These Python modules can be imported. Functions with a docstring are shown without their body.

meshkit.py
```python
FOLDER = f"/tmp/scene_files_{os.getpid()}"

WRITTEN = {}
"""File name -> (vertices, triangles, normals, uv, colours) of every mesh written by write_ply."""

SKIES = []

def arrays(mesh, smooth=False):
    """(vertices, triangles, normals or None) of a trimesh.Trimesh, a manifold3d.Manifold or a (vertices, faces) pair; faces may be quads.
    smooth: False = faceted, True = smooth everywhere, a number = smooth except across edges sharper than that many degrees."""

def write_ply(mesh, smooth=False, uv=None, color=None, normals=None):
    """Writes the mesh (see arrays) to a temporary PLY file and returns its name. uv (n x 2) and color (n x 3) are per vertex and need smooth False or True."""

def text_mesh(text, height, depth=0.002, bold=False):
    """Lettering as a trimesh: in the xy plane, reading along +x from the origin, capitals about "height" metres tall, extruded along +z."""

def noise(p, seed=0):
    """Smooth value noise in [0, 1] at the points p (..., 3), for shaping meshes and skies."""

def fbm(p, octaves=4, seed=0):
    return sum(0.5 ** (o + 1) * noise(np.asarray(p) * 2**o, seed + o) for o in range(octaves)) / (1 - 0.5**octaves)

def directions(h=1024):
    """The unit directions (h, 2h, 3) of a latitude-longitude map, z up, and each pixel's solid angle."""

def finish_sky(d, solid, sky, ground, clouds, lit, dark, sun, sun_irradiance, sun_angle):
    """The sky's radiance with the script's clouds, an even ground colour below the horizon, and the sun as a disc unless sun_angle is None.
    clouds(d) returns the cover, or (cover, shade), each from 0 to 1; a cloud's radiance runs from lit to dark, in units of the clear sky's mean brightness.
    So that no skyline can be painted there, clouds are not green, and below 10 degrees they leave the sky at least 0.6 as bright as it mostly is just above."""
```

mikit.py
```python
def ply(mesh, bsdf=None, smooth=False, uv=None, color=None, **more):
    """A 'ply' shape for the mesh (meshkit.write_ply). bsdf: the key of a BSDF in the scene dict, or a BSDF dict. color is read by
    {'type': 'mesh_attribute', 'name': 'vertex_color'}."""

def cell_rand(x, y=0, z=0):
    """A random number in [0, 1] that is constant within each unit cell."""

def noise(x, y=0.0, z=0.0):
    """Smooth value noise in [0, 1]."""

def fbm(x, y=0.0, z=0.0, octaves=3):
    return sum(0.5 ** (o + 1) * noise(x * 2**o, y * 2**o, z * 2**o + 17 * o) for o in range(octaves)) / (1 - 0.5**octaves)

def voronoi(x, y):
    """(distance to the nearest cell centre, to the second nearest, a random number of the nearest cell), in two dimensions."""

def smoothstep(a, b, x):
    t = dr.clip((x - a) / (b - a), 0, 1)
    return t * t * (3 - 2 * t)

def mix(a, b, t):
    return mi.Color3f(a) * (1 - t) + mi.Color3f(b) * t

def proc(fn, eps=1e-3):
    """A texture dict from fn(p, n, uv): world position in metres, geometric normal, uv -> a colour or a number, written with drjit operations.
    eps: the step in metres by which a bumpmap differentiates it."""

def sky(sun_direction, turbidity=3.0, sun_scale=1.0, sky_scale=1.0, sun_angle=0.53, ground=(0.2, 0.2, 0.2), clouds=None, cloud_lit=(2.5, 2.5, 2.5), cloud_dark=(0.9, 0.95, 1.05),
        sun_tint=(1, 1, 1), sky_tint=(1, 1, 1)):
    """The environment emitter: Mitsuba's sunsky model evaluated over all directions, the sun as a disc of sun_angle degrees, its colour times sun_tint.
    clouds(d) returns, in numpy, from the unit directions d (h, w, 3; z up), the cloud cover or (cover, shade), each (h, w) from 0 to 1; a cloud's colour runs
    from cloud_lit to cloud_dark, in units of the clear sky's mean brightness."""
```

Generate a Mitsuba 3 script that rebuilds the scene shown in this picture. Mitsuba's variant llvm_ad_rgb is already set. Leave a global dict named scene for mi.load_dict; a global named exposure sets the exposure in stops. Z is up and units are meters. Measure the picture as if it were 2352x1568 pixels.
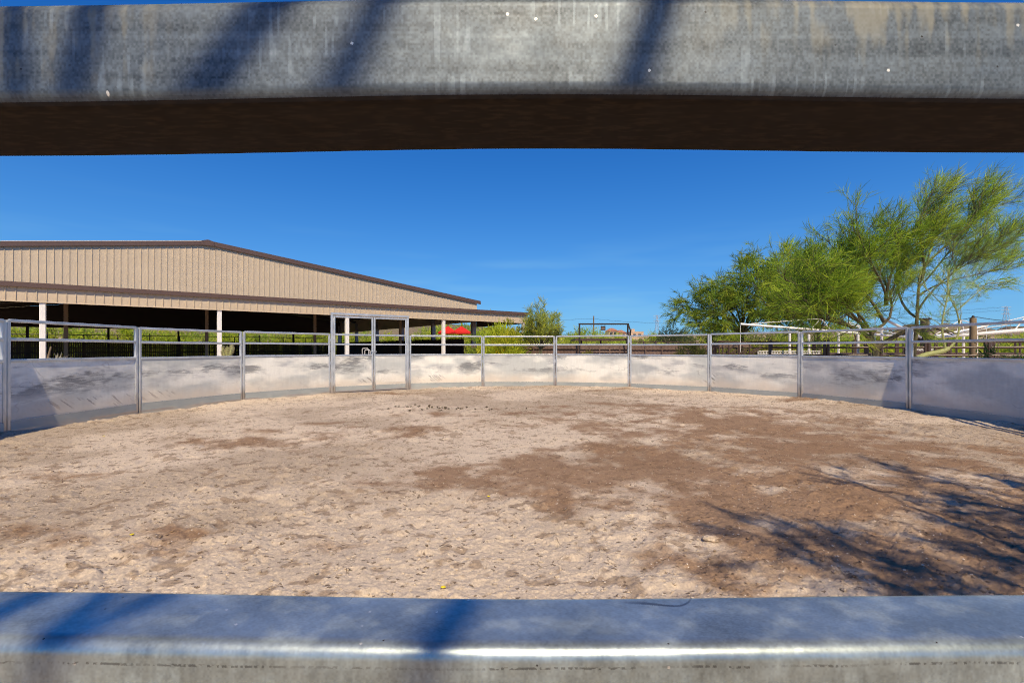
import math, random
import numpy as np, trimesh, drjit as dr, mitsuba as mi
import mikit, meshkit
from mikit import noise, fbm, voronoi, smoothstep, mix, proc
T = mi.ScalarTransform4f
rng = np.random.default_rng(7)

# ------------------------------------------------------------------ camera, sky, exposure
EYE = 1.352
F = 1090.0 / 2352.0                      # focal length in picture widths
scene, labels = {}, {}
scene['camera'] = dict(type='perspective', fov=2 * math.degrees(math.atan(0.5 / F)), fov_axis='x', near_clip=0.02, far_clip=6000.0,
                       principal_point_offset_y=-18.0 / 1568.0,
                       to_world=T().look_at(origin=[0, 0, EYE], target=[0, 10, EYE], up=[0, 0, 1]))
SUN_AZ, SUN_EL = math.radians(7.5), math.radians(46)   # behind the camera, a little to its right
SUN = np.array([math.sin(SUN_AZ) * math.cos(SUN_EL), -math.cos(SUN_AZ) * math.cos(SUN_EL), math.sin(SUN_EL)])


def thin_cloud(d):
    el = np.degrees(np.arcsin(np.clip(d[..., 2], -1, 1)))
    q = np.stack([d[..., 0] * 5, d[..., 1] * 5, d[..., 2] * 40], -1)
    n = meshkit.fbm(q, 4, 3)
    low = np.exp(-((el - 7) / 5.0) ** 2)
    return np.clip((n - 0.5) * 1.6, 0, 1) * low * 0.25 + 0.80 * np.exp(-np.clip(el, 0, 90) / 8.0), 0.25 + 0 * n


scene['sky'] = mikit.sky(SUN.tolist(), turbidity=2.2, sky_scale=0.95, sky_tint=(0.06, 0.64, 1.42), sun_scale=1.15, sun_tint=(1.01, 0.99, 0.94), ground=(0.3, 0.24, 0.18),
                         clouds=thin_cloud, cloud_lit=(1.9, 3.9, 4.8))
exposure = 1.48

# ------------------------------------------------------------------ helpers
taken = {}


def num(name):
    k = taken.get(name, 0)
    taken[name] = k + 1
    return name if k == 0 else f'{name}_{k:03d}'


def obj(name, mesh, bsdf, parent=None, smooth=False, uv=None, color=None):
    key = num((parent + '__' if parent else '') + name)
    scene[key] = mikit.ply(mesh, bsdf, smooth, uv=uv, color=color)
    return key


def tag(key, label=None, category=None, group=None, kind=None):
    labels[key] = {k: v for k, v in dict(label=label, category=category, group=group, kind=kind).items() if v}
    return key


def thing(name, label, category, group=None):
    return tag(num(name), label, category, group)


def px(u, v, Y):
    """The point at depth Y behind a spot measured in the photograph (2352 wide): a surveying aid for placing things."""
    return np.array([(u - 1176) / 1090 * Y, Y, EYE + (802 - v) / 1090 * Y])


def cat(ms):
    ms = [m for m in ms if m is not None]
    vs, fs, k = [], [], 0
    for m in ms:
        v, f = (m.vertices, m.faces) if hasattr(m, 'vertices') else m
        vs.append(np.asarray(v, float)); fs.append(np.asarray(f, int) + k); k += len(v)
    return np.vstack(vs), np.vstack(fs)


def unit(a):
    a = np.asarray(a, float)
    return a / (np.linalg.norm(a, axis=-1, keepdims=True) + 1e-12)


def sweep(pts, section, up=(0, 0, 1), caps=True):
    """Section (k,2: across, up) carried along the polyline pts."""
    pts = np.asarray(pts, float); sec = np.asarray(section, float); k = len(sec); n = len(pts)
    t = unit(np.gradient(pts, axis=0))
    a = np.cross(t, np.asarray(up, float)); bad = np.linalg.norm(a, axis=1) < 1e-3
    a[bad] = np.cross(t[bad], [1.0, 0.02, 0]); a = unit(a); b = np.cross(a, t)
    v = pts[:, None] + sec[None, :, 0, None] * a[:, None] + sec[None, :, 1, None] * b[:, None]
    i, j = np.meshgrid(np.arange(n - 1), np.arange(k), indexing='ij')
    q = np.stack([i * k + j, i * k + (j + 1) % k, (i + 1) * k + (j + 1) % k, (i + 1) * k + j], -1).reshape(-1, 4)
    f = np.vstack([q[:, [0, 2, 1]], q[:, [0, 3, 2]]])
    if caps:
        c = np.stack([np.zeros(k - 2, int), np.arange(1, k - 1), np.arange(2, k)], 1)
        f = np.vstack([f, c, c[:, ::-1] + (n - 1) * k])
    return v.reshape(-1, 3), f


def rrect(w, h, r, seg=1):
    """Rounded rectangle section."""
    out = []
    for cx, cy, a0 in ((w / 2 - r, h / 2 - r, 0), (-w / 2 + r, h / 2 - r, 90), (-w / 2 + r, -h / 2 + r, 180), (w / 2 - r, -h / 2 + r, 270)):
        for s in range(seg + 1):
            a = math.radians(a0 + 90 * s / seg)
            out.append((cx + r * math.cos(a), cy + r * math.sin(a)))
    return np.array(out)


def beam(p0, p1, w, h=None, r=None, up=(0, 0, 1)):
    h = h or w
    return sweep([p0, p1], rrect(w, h, r if r is not None else min(w, h) * 0.12), up)


def circ(r, n=8):
    a = np.arange(n) * 2 * np.pi / n
    return np.stack([np.cos(a) * r, np.sin(a) * r], 1)


def pipe(p0, p1, r, n=8):
    return sweep([p0, p1], circ(r, n))


def tube(pts, radii, sides=6):
    pts = np.asarray(pts, float); radii = np.broadcast_to(radii, (len(pts),))
    t = unit(np.gradient(pts, axis=0)); ref = np.where(np.abs(t[:, 2:]) < 0.95, [[0, 0, 1.0]], [[1.0, 0, 0]])
    ref = np.broadcast_to(ref[len(ref) // 2], t.shape)
    a = unit(np.cross(t, ref)); b = np.cross(a, t); ang = np.arange(sides) * 2 * np.pi / sides
    v = pts[:, None] + radii[:, None, None] * (np.cos(ang)[None, :, None] * a[:, None] + np.sin(ang)[None, :, None] * b[:, None])
    n, k = len(pts), sides
    i, j = np.meshgrid(np.arange(n - 1), np.arange(k), indexing='ij')
    q = np.stack([i * k + j, (i + 1) * k + j, (i + 1) * k + (j + 1) % k, i * k + (j + 1) % k], -1).reshape(-1, 4)
    f = np.vstack([q[:, [0, 1, 2]], q[:, [0, 2, 3]]])
    c = np.stack([np.zeros(k - 2, int), np.arange(1, k - 1), np.arange(2, k)], 1)
    return v.reshape(-1, 3), np.vstack([f, c, c[:, ::-1] + (n - 1) * k])


def box(x0, x1, y0, y1, z0, z1):
    v = np.array([[x, y, z] for x in (x0, x1) for y in (y0, y1) for z in (z0, z1)], float)
    f = np.array([[0, 1, 3], [0, 3, 2], [4, 6, 7], [4, 7, 5], [0, 4, 5], [0, 5, 1], [2, 3, 7], [2, 7, 6], [0, 2, 6], [0, 6, 4], [1, 5, 7], [1, 7, 3]])
    return v, f


def prism(poly, e, n, org, m0, m1):
    """A polygon (s, z) in the upright plane through org along e, made thick from m0 to m1 along n. Convex or earcut."""
    from shapely.geometry import Polygon
    m = trimesh.creation.extrude_polygon(Polygon(poly), m1 - m0, engine='earcut')
    v = np.array(m.vertices)
    w = np.asarray(org) + v[:, :1] * e + v[:, 1:2] * np.array([0, 0, 1.0]) + (v[:, 2:3] + m0) * n
    return w, np.array(m.faces)


# ------------------------------------------------------------------ materials
def principled(color, rough=0.5, metal=0.0, spec=0.5, two=True, **kw):
    c = color if isinstance(color, dict) else {'type': 'rgb', 'value': list(color)}
    b = {'type': 'principled', 'base_color': c, 'roughness': rough, 'metallic': metal, 'specular': spec, **kw}
    return {'type': 'twosided', 'bsdf': b} if two else b


def galv_near_fn(p, n, uv):
    up_ = smoothstep(1.30, 1.35, p.z)
    fine = noise(p.x * 900, p.z * 800, p.y * 900)
    grain = fbm(p.x * 420, p.z * 150, p.y * 300, 2)
    mid = fbm(p.x * 26, p.z * 30, p.y * 30, 3)
    streak = fbm(p.x * 7, p.z * 240, p.y * 5, 3)
    scratch = smoothstep(0.62, 0.85, noise(p.x * 520, p.z * 55, 3.0)) * smoothstep(0.45, 0.65, fbm(p.x * 30, p.z * 60, 7.0, 2))
    drip = fbm(p.x * 240, p.z * 14, 5.0, 2)
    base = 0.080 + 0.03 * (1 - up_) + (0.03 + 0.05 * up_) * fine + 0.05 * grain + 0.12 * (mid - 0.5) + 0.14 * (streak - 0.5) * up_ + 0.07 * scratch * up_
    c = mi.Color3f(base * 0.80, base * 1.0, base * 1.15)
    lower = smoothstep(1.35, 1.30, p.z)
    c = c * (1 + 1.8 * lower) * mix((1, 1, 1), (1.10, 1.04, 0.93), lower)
    # hard-water stains that ran down the face of the upper rail
    right = smoothstep(0.06, 0.2, p.x) * smoothstep(1.492, 1.53, p.z)
    left = smoothstep(-0.17, -0.205, p.x) * smoothstep(-0.30, -0.25, p.x) + smoothstep(-0.245, -0.3, p.x)
    rough_edge = fbm(p.x * 130 + 3, p.z * 70, 1.0, 4)
    stain = smoothstep(0.50, 0.72, drip * 0.55 + rough_edge * 0.45 + 0.14 * smoothstep(1.505, 1.535, p.z) - 0.05) * (right + 0.75 * left * smoothstep(1.488, 1.50, p.z))
    c = mix(c, mi.Color3f(0.32, 0.31, 0.235), dr.clip(stain, 0, 1) * 0.6)
    # white spatter and dark nicks
    d1, d2, k = voronoi(p.x * 70, p.z * 70 + p.y * 70)
    c = mix(c, mi.Color3f(0.75, 0.75, 0.72), smoothstep(0.07, 0.04, d1) * smoothstep(0.93, 0.95, k))
    c = mix(c, mi.Color3f(0.05, 0.05, 0.05), smoothstep(0.05, 0.03, d1) * smoothstep(0.05, 0.03, k))
    # hair-line scratches along the top of the lower rail
    wob = noise(p.x * 20, p.y * 26, 3.0)
    line = smoothstep(0.016, 0.004, dr.abs(noise(p.x * 30 + wob * 2.5, p.y * 16, 9.0) - 0.5)) * smoothstep(0.62, 0.7, noise(p.x * 11, p.y * 15, 2.0))
    c = mix(c, mi.Color3f(0.06, 0.07, 0.09), line * 0.75 * smoothstep(0.5, 0.9, n.z))
    # the row of weld spatter along the seam of the lower rail
    seam = smoothstep(0.0010, 0.0003, dr.abs(p.z - 1.1838 - 0.0012 * (noise(p.x * 40) - 0.5) - 0.0040 * (1 - dr.exp(-dr.square(p.x / 0.20))))) * smoothstep(0.40, 0.62, noise(p.x * 800, p.z * 600, 2.0)) * (0.35 + 0.65 * smoothstep(0.35, 0.6, noise(p.x * 36, 8.0)))
    c = mix(c, mi.Color3f(0.05, 0.05, 0.05), seam * 0.6)
    # underside shade painted into the colour: dark brown on downward faces
    under_shade = mix(mi.Color3f(0.019, 0.0115, 0.005), mi.Color3f(0.038, 0.023, 0.010), smoothstep(0.4, 0.9, fbm(p.x * 130, p.y * 420, 2.0, 4)))
    return mix(c, under_shade, smoothstep(0.5, 0.85, -n.z))


def near_metal(p, n, uv):
    return (mi.Float(0.40) + 0.35 * smoothstep(1.35, 1.30, p.z)) * (1 - smoothstep(0.3, 0.8, -n.z)) * (1 - 0.3 * smoothstep(0.4, 0.8, fbm(p.x * 70, p.z * 70, p.y * 70, 3)))


def near_rough(p, n, uv):
    return 0.27 + 0.17 * smoothstep(1.3, 1.4, p.z) + 0.16 * fbm(p.x * 60, p.y * 60, p.z * 60, 3) + 0.45 * smoothstep(0.5, 0.8, -n.z)


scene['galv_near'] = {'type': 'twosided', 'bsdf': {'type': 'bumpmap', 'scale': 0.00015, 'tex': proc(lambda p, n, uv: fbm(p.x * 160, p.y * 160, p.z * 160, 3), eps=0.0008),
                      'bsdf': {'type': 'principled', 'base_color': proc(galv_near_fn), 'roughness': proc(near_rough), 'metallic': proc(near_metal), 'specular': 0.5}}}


def galv_fn(p, n, uv):
    a = fbm(p.x * 9, p.y * 9, p.z * 5, 3)
    c = mix((0.42, 0.45, 0.47), (0.74, 0.76, 0.77), a)
    return mix(c, (0.34, 0.26, 0.18), smoothstep(0.55, 0.1, p.z + 0.3 * (a - 0.5)) * 0.6)


scene['galvanized'] = principled(proc(galv_fn), 0.38, 0.55)


def sheet_fn(p, n, uv):
    a, h = uv.x, uv.y
    cl = fbm(a * 1.1, h * 2.6, 3.0, 4)
    c = mix((0.79, 0.785, 0.72), (0.51, 0.53, 0.51), smoothstep(0.38, 0.64, cl))
    c = c * (0.88 + 0.14 * fbm(a * 22, h * 5, 1.0, 3) + 0.10 * fbm(a * 30, h * 60, 5.0, 2))
    smoke = smoothstep(0.50, 0.70, fbm(a * 1.5 + 40, h * 4.2, 8.0, 4)) * smoothstep(0.45, 0.85, h) * (0.55 + 0.9 * fbm(a * 6, h * 34, 9.0, 3))
    c = mix(c, (0.30, 0.31, 0.33), smoke * 0.5)
    rub = smoothstep(0.60, 0.80, 0.55 * noise(a * 1.05 + 91, h * 4.6, 2.0) + 0.25 * fbm(a * 5, h * 13, 4.0, 3) + 0.22 * fbm(a * 9, h * 60, 14.0, 3)) * smoothstep(0.36, 0.80, h)
    c = mix(c, (0.10, 0.105, 0.115), dr.clip(rub, 0, 1) * 0.75)
    w = fbm(a * 2.2, h * 2.2, 6.0, 2) * 1.3
    scr = smoothstep(0.014, 0.003, dr.abs(fbm(a * 1.7 + w, h * 4.0 - w, 11.0, 3) - 0.5)) * smoothstep(0.55, 0.75, noise(a * 2.1 + 5, h * 3.1, 21.0))
    c = mix(c, (0.16, 0.16, 0.17), scr * 0.28)
    # hoof scuffs: bundles of slanting strokes
    st = smoothstep(0.55, 0.75, noise((a * 0.8 + h) * 34, (h * 0.9 - a) * 3.0, 5.0)) * smoothstep(0.76, 0.86, noise(a * 0.8 + 7, h * 2.4, 33.0)) * smoothstep(0.85, 0.6, h)
    c = mix(c, (0.10, 0.10, 0.11), st * 0.7)
    # dust thrown up from the sand
    dust = smoothstep(0.62, 0.26, h + 0.25 * (fbm(a * 2.5, h * 3, 7.0, 3) - 0.5)) * smoothstep(0.255, 0.262, h)
    c = mix(c, (0.66, 0.56, 0.44), dust * 0.6)
    kick = smoothstep(0.262, 0.255, h)
    c = mix(c, mix((0.35, 0.38, 0.375), (0.25, 0.28, 0.28), fbm(a * 5, h * 9, 3.0, 3)), kick * 0.9)
    low = smoothstep(0.16, 0.03, h + 0.10 * (noise(a * 6, 3.0) - 0.5))
    c = mix(c, (0.50, 0.42, 0.33), low * 0.5)
    return c


scene['sheet_metal'] = principled(proc(sheet_fn), 0.5, 0.0, 0.35)

DAMP = [(-2.6, 7.6, 2.3, .45, .6), (-0.8, 9.4, 1.8, .25, .5), (-4.9, 4.9, 1.2, .25, .5), (-3.8, 6.7, 1.25, 0.55, .8), (-0.25, 4.9, 0.95, 0.85, 1.0), (2.7, 10.2, 2.5, 1.3, .75), (2.9, 7.4, 1.9, 1.2, .85), (1.5, 5.0, 1.8, .9, .95), (1.9, 3.8, 1.2, .5, .9), (.9, 6.3, 1.0, .4, .5), (4.3, 6.3, 1.8, .35, .7), (1.0, 8.6, 1.2, .3, .45), (4.6, 9.0, 2.2, 1.0, .6),
        (4.9, 5.3, 2.0, 1.3, .9), (3.4, 3.6, 1.5, .8, .9), (4.4, 7.4, 2.2, .9, .55), (2.2, 2.7, 1.2, .5, .7), (1.0, 2.75, .22, .28, 1.0), (2.6, 2.9, .9, .35, .6), (-3.1, 3.2, .8, .33, .85), (-2.2, 3.55, .55, .12, .6), (-1.7, 3.1, .6, .16, .5), (-2.9, 8.6, 1.5, .2, .45), (-3.3, 14.2, 1.3, .35, .8), (3.7, 14.9, 1.6, .3, .7), (7.0, 11.6, .5, .4, .8)]


def damp(x, y):
    wx = x + 0.9 * (fbm(x * 1.1, y * 1.1, 5.0, 3) - 0.5)
    wy = y + 0.9 * (fbm(x * 1.1 + 30, y * 1.1, 9.0, 3) - 0.5)
    m = mi.Float(0)
    for cx, cy, a, b, s in DAMP:
        m = m + s * dr.exp(-(dr.square((wx - cx) / a) + dr.square((wy - cy) / b)))
    return m


def sand_fn(p, n, uv):
    x, y = p.x, p.y
    m = damp(x, y)
    cl = fbm(x * 2.6, y * 2.6, 2.0, 4)
    wet = smoothstep(0.08, 1.15, m + 2.2 * (cl - 0.52) * smoothstep(0.02, 0.3, m) + 0.7 * (fbm(x * 11, y * 11, 7.0, 3) - 0.5))
    c = mix((0.555, 0.470, 0.368), (0.41, 0.338, 0.258), smoothstep(0.35, 0.65, fbm(x * 0.7 + 9, y * 0.7, 4.0, 3)))
    c = mix(c, (0.235, 0.145, 0.088), wet * 0.86)
    # open edges of the broken crust
    f1 = fbm(x * 7.5, y * 7.5, 3.0, 3)
    crack = smoothstep(0.016, 0.004, dr.abs(f1 - 0.52)) * smoothstep(0.52, 0.66, fbm(x * 3.1, y * 3.1, 12.0, 2))
    c = mix(c, (0.16, 0.115, 0.08), crack * 0.6)
    # turned-over lower faces and crumbs, damper than the crust
    c = mix(c, (0.19, 0.125, 0.08), smoothstep(0.60, 0.72, fbm(x * 9, y * 9, 6.0, 3)) * 0.55)
    d1, d2, k = voronoi(x * 22 + 0.5 * noise(x * 60, y * 60), y * 30)
    c = mix(c, (0.12, 0.085, 0.06), smoothstep(0.36, 0.20, d1 + 0.25 * (noise(x * 130, y * 130) - 0.5)) * smoothstep(0.82, 0.90, k) * 0.8)
    e1, e2, k2 = voronoi(x * 45 + 7, y * 45)
    c = mix(c, (0.70, 0.64, 0.56), smoothstep(0.24, 0.12, e1) * smoothstep(0.955, 0.975, k2) * 0.9)
    return c * (0.76 + 0.48 * fbm(x * 110, y * 110, 3.0, 2))


scene['sand_dirt'] = {'type': 'twosided', 'bsdf': {'type': 'bumpmap', 'scale': 0.011, 'tex': proc(lambda p, n, uv: fbm(p.x * 52, p.y * 52, 1.0, 3), eps=0.004),
                      'bsdf': {'type': 'diffuse', 'reflectance': proc(sand_fn)}}}


def terrain_fn(p, n, uv):
    a = fbm(p.x * 0.09, p.y * 0.09, 2.0, 4)
    b = fbm(p.x * 2.1, p.y * 2.1, 5.0, 3)
    c = mix((0.50, 0.39, 0.28), (0.36, 0.27, 0.19), b)
    return mix(c, (0.20, 0.19, 0.09), smoothstep(0.5, 0.68, a) * smoothstep(60.0, 120.0, p.y))


scene['desert_dirt'] = {'type': 'twosided', 'bsdf': {'type': 'diffuse', 'reflectance': proc(terrain_fn)}}
scene['hill_rock'] = {'type': 'twosided', 'bsdf': {'type': 'diffuse', 'reflectance': proc(lambda p, n, uv: mix((0.22, 0.17, 0.14), (0.16, 0.15, 0.09), fbm(p.x * 0.06, p.y * 0.06, p.z * 0.1, 4)))}}
scene['tan_siding'] = principled(proc(lambda p, n, uv: mi.Color3f(0.55, 0.455, 0.33) * (0.94 + 0.12 * fbm(p.x * 0.8, p.y * 0.8, p.z * 3, 3))), 0.42, 0.0, 0.5)
scene['brown_trim'] = principled((0.105, 0.066, 0.053), 0.4)
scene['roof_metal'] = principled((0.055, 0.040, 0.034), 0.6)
scene['pale_roof'] = principled((0.62, 0.60, 0.56), 0.4, 0.2)
scene['white_paint'] = principled((0.78, 0.77, 0.74), 0.4)
scene['tan_steel'] = principled((0.26, 0.19, 0.13), 0.5)
scene['grey_column'] = principled((0.32, 0.31, 0.33), 0.5)
scene['dark_wood'] = principled(proc(lambda p, n, uv: mix((0.055, 0.028, 0.020), (0.095, 0.050, 0.036), fbm(p.x * 3 + p.y * 3, p.z * 0.6, 2.0, 3))), 0.7)
scene['rust_sheet'] = principled(proc(lambda p, n, uv: mix((0.105, 0.066, 0.050), (0.20, 0.135, 0.105), fbm(p.x * 2.2 + p.y, p.z * 1.5, 4.0, 4))), 0.6)
scene['brown_pipe'] = principled((0.075, 0.048, 0.038), 0.45)
scene['black_metal'] = principled((0.022, 0.018, 0.016), 0.5)
scene['post_wood'] = principled(proc(lambda p, n, uv: mix((0.13, 0.09, 0.055), (0.29, 0.22, 0.13), fbm(p.x * 26, p.y * 26, p.z * 3, 3))), 0.8)
scene['red_canvas'] = principled((0.62, 0.018, 0.012), 0.8)
scene['roof_tile'] = principled((0.36, 0.16, 0.10), 0.8)
scene['stucco'] = principled((0.55, 0.40, 0.28), 0.85)
scene['window_glass'] = principled((0.03, 0.035, 0.04), 0.1)
scene['tower_steel'] = principled((0.42, 0.46, 0.50), 0.5)
scene['manure'] = principled((0.075, 0.055, 0.030), 0.9)
scene['stone'] = principled((0.52, 0.46, 0.39), 0.8)
scene['petal_yellow'] = principled((0.75, 0.60, 0.03), 0.7)


def bark_fn(p, n, uv):
    return mix((0.055, 0.048, 0.028), (0.135, 0.12, 0.06), fbm(p.x * 12, p.y * 12, p.z * 4, 3))


scene['bark'] = principled(proc(bark_fn), 0.85)
scene['green_bark'] = principled((0.30, 0.32, 0.12), 0.7)
scene['foliage'] = {'type': 'principledthin', 'base_color': {'type': 'mesh_attribute', 'name': 'vertex_color'}, 'roughness': 0.6, 'diff_trans': 0.9, 'spec_trans': 0.0}

# ------------------------------------------------------------------ the ground
CX, CY, R = 0.2534, 8.1347, 7.9678


def terrain_z(x, y):
    x, y = np.asarray(x, float), np.asarray(y, float)
    rise = np.clip(y - 82, 0, 330)
    return 0.040 * rise * (1 + 0.0 * x) * np.clip(rise / 40, 0, 1) + (meshkit.fbm(np.stack([x / 60, y / 60, 0 * x], -1), 3, 5) - 0.5) * np.clip(rise / 60, 0, 1) * 4


def sand_z(x, y):
    p = lambda s, o=0.0: np.stack([x * s, y * s, 0 * x + o], -1)
    r = np.hypot(x - CX, y - CY)
    z = 0.05 + 0.0045 * x + 0.045 * np.clip((r - 6.9) / 1.0, 0, 1.1) ** 2
    z = z + 0.07 * (meshkit.fbm(p(0.55), 3, 1) - 0.5) + 0.026 * (meshkit.fbm(p(1.7), 3, 2) - 0.5)
    z = z + 0.07 * np.clip((r - 7.2) / 0.7, 0, 1) * (meshkit.fbm(p(1.3, 8), 3, 21) - 0.42)
    churn = np.clip((meshkit.fbm(p(0.8, 3), 3, 9) - 0.36) * 4, 0.25, 1)
    z = z + 0.011 * churn * (1 - np.abs(2 * meshkit.fbm(p(4.2), 3, 3) - 1))
    n = meshkit.fbm(p(7.5), 3, 4)
    st = lambda a, b, t: np.clip((t - a) / (b - a), 0, 1) ** 2 * (3 - 2 * np.clip((t - a) / (b - a), 0, 1))
    z = z + churn * (0.008 * st(0.50, 0.52, n) + 0.007 * st(0.60, 0.62, n) - 0.009 * st(0.40, 0.38, n))
    c = meshkit.noise(p(17), 11)
    z = z + churn * 0.026 * np.clip(c - 0.72, 0, 1) + 0.008 * (meshkit.noise(p(42), 12) - 0.5)
    c2 = meshkit.noise(p(31), 14)
    return z + 0.04 * np.clip(c2 - 0.74, 0, 1)


ys = np.concatenate([np.arange(0.05, 2.5, 0.06), np.arange(2.5, 5.2, 0.0125), np.arange(5.2, 9, 0.023), np.arange(9, 16.3, 0.042)])
tt = np.linspace(-1, 1, 860)
YY, TT = np.meshgrid(ys, tt, indexing='ij')
XX = CX + TT * (YY + 2.2) * 1.22
ok = np.hypot(XX - CX, YY - CY) < R + 0.35
ZZ = sand_z(XX, YY)
hoof = np.random.default_rng(55)
for _ in range(520):
    hy = 2.3 + 12 * hoof.uniform() ** 1.3
    hx = hoof.uniform(-1.1, 1.1) * hy
    th, sc, dp = hoof.uniform(0, 2 * np.pi), hoof.uniform(.8, 1.25), hoof.uniform(.2, .65)
    r0, r1 = np.searchsorted(ys, (hy - .17, hy + .17))
    dx, dy = XX[r0:r1] - hx, YY[r0:r1] - hy
    rr = np.hypot(dx, dy) / sc
    rim = 0.5 + 0.5 * np.cos(np.arctan2(dy, dx) - th)
    ZZ[r0:r1] += dp * (-0.020 * np.exp(-(rr / .056) ** 4) * (.4 + .6 * rim) + 0.017 * np.exp(-((rr - .078) / .017) ** 2) * rim ** 2)
nr, nc = XX.shape
i, j = np.meshgrid(np.arange(nr - 1), np.arange(nc - 1), indexing='ij')
q = np.stack([i * nc + j, i * nc + j + 1, (i + 1) * nc + j + 1, (i + 1) * nc + j], -1).reshape(-1, 4)
q = q[ok.reshape(-1)[q].all(1)]
used = np.zeros(nr * nc, bool); used[q.ravel()] = True
remap = np.cumsum(used) - 1
sv = np.stack([XX, YY, ZZ], -1).reshape(-1, 3)[used]
obj('pen_sand', (sv, remap[q]), 'sand_dirt', smooth=True)
tag('pen_sand', kind='structure')

g = np.concatenate([-np.geomspace(2600, 14, 60), np.linspace(-13, 13, 27), np.geomspace(14, 2600, 60)])
gy = np.concatenate([-np.geomspace(400, 10, 20), np.linspace(-8, 80, 60), np.geomspace(82, 3000, 90)])
GX, GY = np.meshgrid(g, gy)
GZ = terrain_z(GX, GY) - 0.03 * (np.hypot(GX - CX, GY - CY) < R + 1.5) - 0.0
nr, nc = GX.shape
i, j = np.meshgrid(np.arange(nr - 1), np.arange(nc - 1), indexing='ij')
q = np.stack([i * nc + j, i * nc + j + 1, (i + 1) * nc + j + 1, (i + 1) * nc + j], -1).reshape(-1, 4)
obj('ground', (np.stack([GX, GY, GZ], -1).reshape(-1, 3), q), 'desert_dirt', smooth=True)
tag('ground', kind='structure')


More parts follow.
